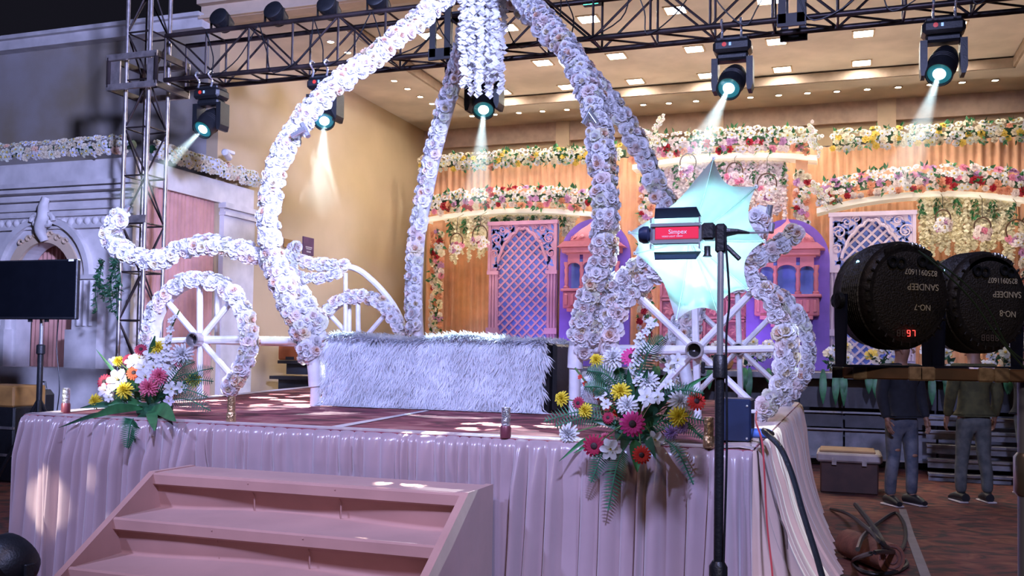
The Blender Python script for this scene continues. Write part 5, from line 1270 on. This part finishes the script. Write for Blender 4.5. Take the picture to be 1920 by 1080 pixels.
cable('second green wire beside the first across the stage lights', [onY(1728, 474, 2.35), onY(1790, 515, 2.33), onY(1850, 575, 2.33), onY(1890, 650, 2.34), onY(1940, 690, 2.35), onY(2000, 740, 2.36)], .0018, m_gwire)
# ------------------------------------------------------------------ television
ty = 7.2; x1_ = onY(147, 540, ty).x; x0_ = x1_-1.02; z0_, z1_ = onY(100, 599, ty).z, onY(100, 487, ty).z
tv = thing('television', 'large dark television screen on a stand before the portal', 'television', ((x0_+x1_)/2, ty, z0_))
MB().box(((x0_+x1_)/2, ty, (z0_+z1_)/2), (x1_-x0_, .05, z1_-z0_), bev=.008).build('case', m_black, tv)
MB().box(((x0_+x1_)/2, ty-.026, (z0_+z1_)/2+.006), (x1_-x0_-.03, .004, z1_-z0_-.04)).build('screen', pm('screen_glass', (.004, .005, .008), .18, var=.1), tv)
MB().box((x1_-.07, ty-.03, z1_-.012), (.06, .003, .02)).build('sticker', m_white, tv)
for q in (.42, .62): MB().box((x0_+(x1_-x0_)*q, ty+.01, z0_-.01), (.03, .03, .03)).build('foot_bracket', m_black, tv)
tp_ = onY(78, 610, ty+.08); ts_ = thing('television_stand', 'black tripod stand holding up the television', 'stand', (tp_.x, ty+.08, 0))
MB().tube((tp_.x, ty+.08, 1.25), (tp_.x, ty+.08, z1_-.2), .018, 10).build('upper_tube', m_chrome, ts_, True)
MB().tube((tp_.x, ty+.08, .35), (tp_.x, ty+.08, 1.5), .027, 10).build('lower_tube', m_black, ts_, True)
MB().lathe([(.03, -.05), (.042, -.04), (.042, .04), (.03, .05)], 12, T(tp_.x, ty+.08, 1.48)).build('collar', m_black, ts_, True)
MB().box((tp_.x, ty+.05, (z0_+z1_)/2), (.3, .04, .3)).build('mount_plate', m_blackmetal, ts_)
for q in range(3):
    an = math.radians(75+q*120); MB().tube((tp_.x, ty+.08, 1.0), (tp_.x+.5*math.cos(an), ty+.08+.5*math.sin(an), .02), .018, 8).build('leg', m_black, ts_, True)
    MB().tube((tp_.x, ty+.08, .45), (tp_.x+.27*math.cos(an), ty+.08+.27*math.sin(an), .48), .01, 6).build('brace', m_black, ts_, True)
cable('thin lead hanging from the television', [(x0_+.75, ty+.04, z0_), (x0_+.72, ty+.06, 1.5), (x0_+.78, ty+.05, 1.1), (x0_+.7, ty+.1, .6), (x0_+.8, ty+.2, .02)], .005, m_black)
# ------------------------------------------------------------------ bits at the left edge
p = onZ(8, 905, 0); t = thing('equipment_case', 'brown topped equipment case on the floor at the left edge', 'case', p)
MB().box((p.x-.22, p.y+.25, .42), (.6, .45, .84), bev=.02).build('case_body', m_black, t); MB().box((p.x-.22, p.y+.24, .95), (.6, .46, .24), bev=.02).build('case_lid', pm('ochre_panel', (.30, .15, .04), .7, var=.2), t)
for z in (.3, .6): MB().box((p.x-.22, p.y+.02, z), (.62, .02, .03)).build('case_edge', m_steel, t)
p = onZ(50, 890, 0); t = thing('cable_trunk', 'tall black soft bag with white tags beside the case', 'bag', p)
MB().box((p.x+.03, p.y+.15, .50), (.26, .25, 1.0), bev=.06).build('bag_body', m_black, t, True); MB().box((p.x+.02, p.y+.018, .72), (.05, .01, .12)).build('tag', m_white, t); MB().box((p.x-.04, p.y+.018, .42), (.05, .01, .09)).build('tag', m_white, t)
MB().path([(p.x-.05, p.y+.15, 1.0), (p.x-.03, p.y+.15, 1.09), (p.x+.08, p.y+.15, 1.09), (p.x+.1, p.y+.15, 1.0)], .012, 6).build('handle', m_black, t, True)
p = onY(8, 1052, 4.1); t = thing('floor_spotlight', 'black floor spotlight at the bottom left corner', 'stage light', (p.x, 4.1, 0))
MB().lathe([(.02, -.10), (.12, -.09), (.16, -.02), (.16, .08), (.14, .12), (.02, .12)], 22, T(p.x, 4.1, p.z-.03) @ RX(-60)).build('can', m_black, t, True)
MB().box((p.x, 4.1, .03), (.42, .3, .06), bev=.02).build('foot', m_black, t)
for sg in (-1, 1): MB().box((p.x+sg*.18, 4.1, (p.z)/2), (.02, .06, p.z), bev=.004).build('yoke_arm', m_black, t)
# trailing plant by the tower
p = onY(205, 495, 9.0); t = thing('trailing_plant', 'dark green trailing plant hanging beside the truss tower', 'plant', p)
for q in range(7):
    x_ = p.x+random.uniform(-.14, .14); L_ = random.uniform(.3, .62); P = spline([(x_, 9.02, p.z+.05), (x_+random.uniform(-.08, .08), 8.98, p.z-L_*.5), (x_+random.uniform(-.06, .1), 9.0, p.z-L_)], 6)
    mb = MB(); mb.path(P, .005, 4)
    for pp in P: leafsprig(mb, pp, (0, -.6, -.5), .075, 3)
    mb.build('vine', m_leafd, t)
MB().tube((p.x, 9.02, p.z+.05), (-8.03, 9.17, p.z+.1), .01, 6).build('twig', m_stem, t)
# black side steps with an orange box in the hall
a = onY(480, 725, 12.4); b_ = onY(604, 655, 12.4)
t = thing('side_steps', 'black side steps seen under the left carriage wheel', 'stairs', ((a.x+b_.x)/2, 12.6, 0))
for q in range(6): MB().box(((a.x+b_.x)/2, 12.0+q*.22, .13+q*.24), (b_.x-a.x, .26, .05)).build('tread', m_blackmetal, t); MB().box(((a.x+b_.x)/2, 12.1+q*.22, .02+q*.24), (b_.x-a.x-.05, .03, .17)).build('riser', pm('dark_riser', (.03, .032, .04), .6), t)
c0, c1 = onY(526, 680, 13.1), onY(566, 657, 13.1); c0.z = 1.36; c1.z = 1.62
t = thing('orange_box', 'orange cloth box standing on the black side steps', 'box', ((c0.x+c1.x)/2, 13.1, 1.36))
MB().box(((c0.x+c1.x)/2, 13.1, (c0.z+c1.z)/2), (c1.x-c0.x, .16, c1.z-c0.z), bev=.02).build('cloth_cover', pm('orange_cloth', (.55, .16, .05), .8), t)
MB().box(((c0.x+c1.x)/2+.03, 13.015, c0.z+.03), (.15, .01, .05)).build('gap_shade', m_black, t)  # black strip put on for the shade of a gap
# ------------------------------------------------------------------ floor clutter at the right
p0, p1 = onZ(1520, 992, .11), onZ(1672, 1048, .11)
p0 = p1+(p0-p1)*.50
t = thing('carpet_roll', 'brown rolled carpet lying on the floor by the skirt', 'carpet roll', (p0+p1)/2)
MB().path([p0, p0+(p1-p0)*.5, p1], .105, 20).build('roll', pm('brown_roll', (.16, .055, .03), .85, var=.25, scale=12, bump=.2), t, True)
d_ = (p1-p0).normalized(); u_ = d_.cross(Vector((0, 0, 1))).normalized()
MB().path([p1+d_*.004+(u_*math.cos(a)+Vector((0, 0, 1))*math.sin(a))*(.095-.0055*a) for a in [k_*.5 for k_ in range(30)]], .006, 5).build('spiral_end', pm('roll_end', (.10, .04, .03), .9), t, True)
m_cab = pm('rubber_cable', (.012, .012, .013), .35)
def fl_(x, y, z=.02): return onZ(x, y, z)
cable('black cable looped on the carpet around the rolled carpet', [fl_(1558, 954), fl_(1590, 964, .1), fl_(1625, 990, .29), fl_(1655, 1020, .29), fl_(1690, 1045, .03), fl_(1700, 1060), fl_(1668, 1075), fl_(1620, 1072), fl_(1600, 1052), fl_(1640, 1036, .29), fl_(1690, 1030, .05), fl_(1697, 990), fl_(1680, 962), fl_(1650, 978, .05), fl_(1620, 1004, .29), fl_(1608, 1030, .29)], .016, m_cab)
cable('short stiff black cable end standing up beside the rolled carpet', [fl_(1604, 946, .12), fl_(1622, 968, .16), fl_(1640, 992, .2), fl_(1652, 1012, .24), fl_(1660, 1030, .2)], .022, m_cab)
p = onZ(1592, 926, 0); t = thing('storage_box', 'brown box with a pale lid on the carpet before the dais', 'box', (p.x, p.y+.25, 0))
MB().box((p.x, p.y+.3, .17), (.62, .6, .34), bev=.015).build('box_body', pm('dark_brown_box', (.055, .022, .016), .6, var=.25), t); MB().box((p.x, p.y+.3, .40), (.70, .66, .10), bev=.02).build('lid', pm('pale_lid', (.36, .30, .28), .6, var=.15), t)
MB().box((p.x-.02, p.y+.32, .46), (.6, .54, .03), bev=.01).build('lid_top', pm('tan_lid', (.26, .15, .08), .7), t)
for q in (-.16, .16): MB().box((p.x+q, p.y-.035, .36), (.05, .012, .08)).build('latch', m_steel, t)
p = onY(1328, 712, 12.75); t = thing('wicker_basket', 'brown round basket on the dais edge seen through the big wheel', 'basket', (p.x, 12.75, SZ))
MB().box((p.x, 12.9, SZ-.05), (.5, .5, .1)); MB().lathe([(.08, 0), (.13, .03), (.16, .12), (.13, .20), (.11, .21), (.10, .19)], 18, T(p.x, 14.32, SZ+.0)).build('basket_body', pm('wicker', (.45, .20, .07), .8, var=.3, scale=40, bump=.5), t, True)
MB().path([(p.x+.12*math.cos(a), 14.32, SZ+.19+.12*math.sin(a)) for a in [k_*math.pi/10 for k_ in range(11)]], .012, 6).build('handle', m_wood, t, True)
# ------------------------------------------------------------------ people
def skin_mesh(name, nodes, edges, mat, parent, M, sub=2, root=0):
    me = bpy.data.meshes.new(name); me.from_pydata([n[0] for n in nodes], edges, []); me.materials.append(mat)
    o = bpy.data.objects.new(name, me); link(o, parent, M)
    o.modifiers.new('skin', 'SKIN').use_smooth_shade = True
    sv = me.skin_vertices[0].data
    for i, n in enumerate(nodes):
        r_ = n[1]; sv[i].radius = r_ if isinstance(r_, tuple) else (r_, r_); sv[i].use_root = (i == root)
    s_ = o.modifiers.new('sub', 'SUBSURF'); s_.levels = sub; s_.render_levels = sub
    return o
def person(px, py, lab, turn, top_m, jean_m, skin_m, hair_m, head_turn=0, arms=None, h=1.72, stance=.11, rips=False):
    p = onZ(px, py, 0); t = thing('person', lab, 'person', p); k = h/1.72
    M = T(p.x, p.y, 0) @ RZ(turn) @ SC(k)
    arms = arms or {}
    # front is -Y; left hand at +X
    A = {}
    for sg, nm in ((1, 'l'), (-1, 'r')):
        A[nm] = arms.get(nm, [(sg*.19, 0, 1.41), (sg*.25, .02, 1.13), (sg*.255, -.06, .90)])
    nodes = [((0, .0, .95), (.15, .11)), ((0, .0, 1.15), (.145, .105)), ((0, .0, 1.34), (.165, .11)), ((0, .01, 1.46), .058), ((0, -.005, 1.54), .066), ((0, -.015, 1.60), (.078, .092)), ((0, -.005, 1.67), (.072, .085))]
    edges = [(i, i+1) for i in range(6)]
    wr = {}
    for nm in ('l', 'r'):
        b0 = len(nodes); s_, e_, w_ = (Vector(q) for q in A[nm])
        nodes += [(tuple(s_), .055), (tuple(e_), .042), (tuple(w_), .028)]
        edges += [(2, b0), (b0, b0+1), (b0+1, b0+2)]
        d = (w_-e_).normalized(); sg = 1 if nm == 'l' else -1
        pl_ = w_+d*.055; nodes.append((tuple(pl_), (.034, .018))); pi = len(nodes)-1; edges.append((b0+2, pi))
        sd = Vector((0, -1, 0)); sd = (sd-d*sd.dot(d)).normalized(); inw = d.cross(sd)*sg
        for q, (off, L_) in enumerate(((-.027, .062), (-.009, .074), (.010, .070), (.028, .056))):
            f0 = pl_+d*.04+sd*(-off); f1 = f0+d*L_*.55+inw*.006; f2 = f1+d*L_*.4+inw*.022
            n0 = len(nodes); nodes += [(tuple(f0), .0095), (tuple(f1), .0085), (tuple(f2), .007)]; edges += [(pi, n0), (n0, n0+1), (n0+1, n0+2)]
        n0 = len(nodes); th = pl_-d*.02+sd*.03; nodes += [(tuple(th), .011), (tuple(th+sd*.022+d*.03+inw*.01), .010), (tuple(th+sd*.026+d*.058+inw*.02), .008)]; edges += [(pi, n0), (n0, n0+1), (n0+1, n0+2)]
    for sg in (1, -1):
        b0 = len(nodes); fx = stance*sg
        nodes += [((sg*.095, .0, .88), .088), ((sg*.10+.3*(fx-.1*sg), -.015, .50), .056), ((fx, .01, .10), .038), ((fx+sg*.02, -.11, .045), (.036, .03))]
        edges += [(0, b0), (b0, b0+1), (b0+1, b0+2), (b0+2, b0+3)]
    body = skin_mesh('body', nodes, edges, skin_m, t, M, 2)
    # face details
    HM = M @ T(0, -.01, 0) @ RZ(head_turn)
    fc = MB(); fc.path([(0, -.098, 1.625), (0, -.118, 1.595), (0, -.100, 1.583)], [.010, .016, .012], 8)
    for sg in (1, -1):
        fc.path([(sg*.080, .0, 1.63), (sg*.092, .012, 1.61), (sg*.084, .0, 1.575)], [.010, .015, .009], 6)
    fc.build('nose_and_ears', skin_m, t, True, M=HM)
    ey = MB()
    for sg in (1, -1): ey.lathe([(.001, .006), (.010, .004), (.013, 0)], 10, T(sg*.032, -.088, 1.628) @ RX(90) @ SC(1, .6, 1))
    ey.build('eyes', pm('eye', (.02, .015, .012), .2), t, True, M=HM)
    MB().box((0, -.092, 1.556), (.045, .012, .010), bev=.004).build('mouth', pm('lips', (.22, .08, .06), .5), t, True, M=HM)
    hr_ = MB(); hr_.grid(lambda u, v: ((.092*math.cos(u*6.283)*math.sin(.05+v*1.75), .0+.105*math.sin(u*6.283)*math.sin(.05+v*1.75)*(1.0 if math.sin(u*6.283) > 0 else .86)+.008, 1.635+.115*math.cos(.05+v*(1.75 if math.sin(u*6.283) > -.25 else 1.15)))), 24, 10, closeu=True)
    hr_.build('hair', hair_m, t, True, 0, M=HM)
    # sweater
    sn = [((0, 0, .93), (.178, .135)), ((0, 0, 1.06), (.172, .130)), ((0, 0, 1.22), (.178, .132)), ((0, 0, 1.36), (.180, .130)), ((0, .01, 1.46), (.078, .078))]; se = [(i, i+1) for i in range(4)]
    for nm in ('l', 'r'):
        b0 = len(sn); s_, e_, w_ = (Vector(q) for q in A[nm])
        sn += [(tuple(s_), .080), (tuple((s_+e_)/2), .070), (tuple(e_), .064), (tuple((e_+w_)/2), .056), (tuple(w_), .044)]; se += [(3, b0)]+[(b0+i, b0+i+1) for i in range(4)]
    skin_mesh('sweater', sn, se, top_m, t, M, 2, 1)
    # jeans
    jn = [((0, 0, .97), (.160, .122)), ((0, 0, .90), (.165, .125))]; je = [(0, 1)]
    for sg in (1, -1):
        b0 = len(jn); fx = stance*sg
        jn += [((sg*.092, 0, .80), .098), ((sg*.10+.2*(fx-.1*sg), -.01, .64), .084), ((sg*.10+.3*(fx-.1*sg), -.018, .50), .072), ((fx, .0, .30), .066), ((fx, .01, .09), .058)]
        je += [(1, b0)]+[(b0+i, b0+i+1) for i in range(4)]
    skin_mesh('jeans', jn, je, jean_m, t, M, 2)
    if rips:
        for sg, dz_ in ((1, .0), (-1, .06)): MB().lathe([(.001, .012), (.022, .009), (.034, 0)], 12, facing((sg*.105, -.080, .52+dz_), (0, -1, .05)) @ SC(1, .55, 1)).build('knee_tear', skin_m, t, True, M=M)
    for sg in (1, -1):
        fx = stance*sg; sm = MB()
        pts = [(.09, .045, .045), (.03, .05, .055), (-.05, .05, .05), (-.12, .048, .038), (-.17, .035, .025)]
        vs = []; nseg = 12
        for (y, w_, hh) in pts:
            for q in range(nseg):
                a = 2*math.pi*q/nseg; vs.append((fx+sg*.02*(-(y))/.15+w_*math.cos(a), y, max(.012, .012+hh+hh*math.sin(a))))
        sm.add(vs, [(i*nseg+q, i*nseg+(q+1) % nseg, (i+1)*nseg+(q+1) % nseg, (i+1)*nseg+q) for i in range(4) for q in range(nseg)]+[tuple(range(nseg))[::-1], tuple(4*nseg+q for q in range(nseg))])
        so = sm.build('shoe', pm('dark_shoe', (.012, .012, .014), .5), t, True, M=M)
        MB().box((fx+sg*.01, -.035, .010), (.10, .27, .020), bev=.008).build('sole', pm('pale_sole', (.45, .38, .36), .6), so, M=M)
sk = pm('brown_skin', (.23, .11, .065), .55, var=.08); hair_ = pm('black_hair', (.010, .008, .008), .5, bump=.4, bscale=120)
jd = pm('dark_ripped_denim', (.035, .042, .062), .85, scale=9, col2=(.11, .11, .125), bump=.1, bscale=60); jg = pm('grey_denim', (.055, .060, .058), .85, scale=9, col2=(.12, .12, .11), bump=.1, bscale=60)
person(1690, 947, 'standing person in a black sweater and dark ripped jeans', 35, pm('black_knit', (.010, .010, .014), .9, var=.2, scale=20), jd, sk, hair_, 55, {'r': [(-.19, 0, 1.41), (-.26, -.02, 1.14), (-.25, -.10, .90)]}, 1.72, .13, True)
person(1826, 942, 'standing person in an olive jacket and dark grey jeans', -160, pm('olive_jacket', (.060, .052, .016), .9, var=.25, scale=14, bump=.2), jg, sk, hair_, 20, None, 1.74, .14)
person(1925, 924, 'person in black at the right edge holding out one hand', 60, pm('black_knit', (.010, .010, .014), .9), pm('blue_grey_denim', (.10, .115, .125), .85, var=.25, scale=10), sk, hair_, 0, {'r': [(-.19, 0, 1.41), (-.27, -.05, 1.16), (-.22, -.28, 1.12)], 'l': [(.19, 0, 1.41), (.24, -.06, 1.15), (.12, -.30, 1.12)]}, 1.72, .10)
# ------------------------------------------------------------------ haze lit by the moving heads: cones of thin mist in the beams
hz = bpy.data.materials.new('beam_haze'); hz.use_nodes = True; nt = hz.node_tree; nt.nodes.clear()
ou = nt.nodes.new('ShaderNodeOutputMaterial'); vs_ = nt.nodes.new('ShaderNodeVolumeScatter'); vs_.inputs['Density'].default_value = .05; vs_.inputs['Anisotropy'].default_value = .3
nt.links.new(vs_.outputs[0], ou.inputs['Volume'])

for (P, d) in HEADS:
    L_ = 1.5; mb = MB(); mb.lathe([(.05, .24), (.05+L_*.11, .24+L_)], 20, facing(P, d))
    o = mb.build('beam_haze', hz); tag(o, 'pale lit haze in the beam below the moving head light', 'haze', 'haze in the moving head beams', 'stuff')
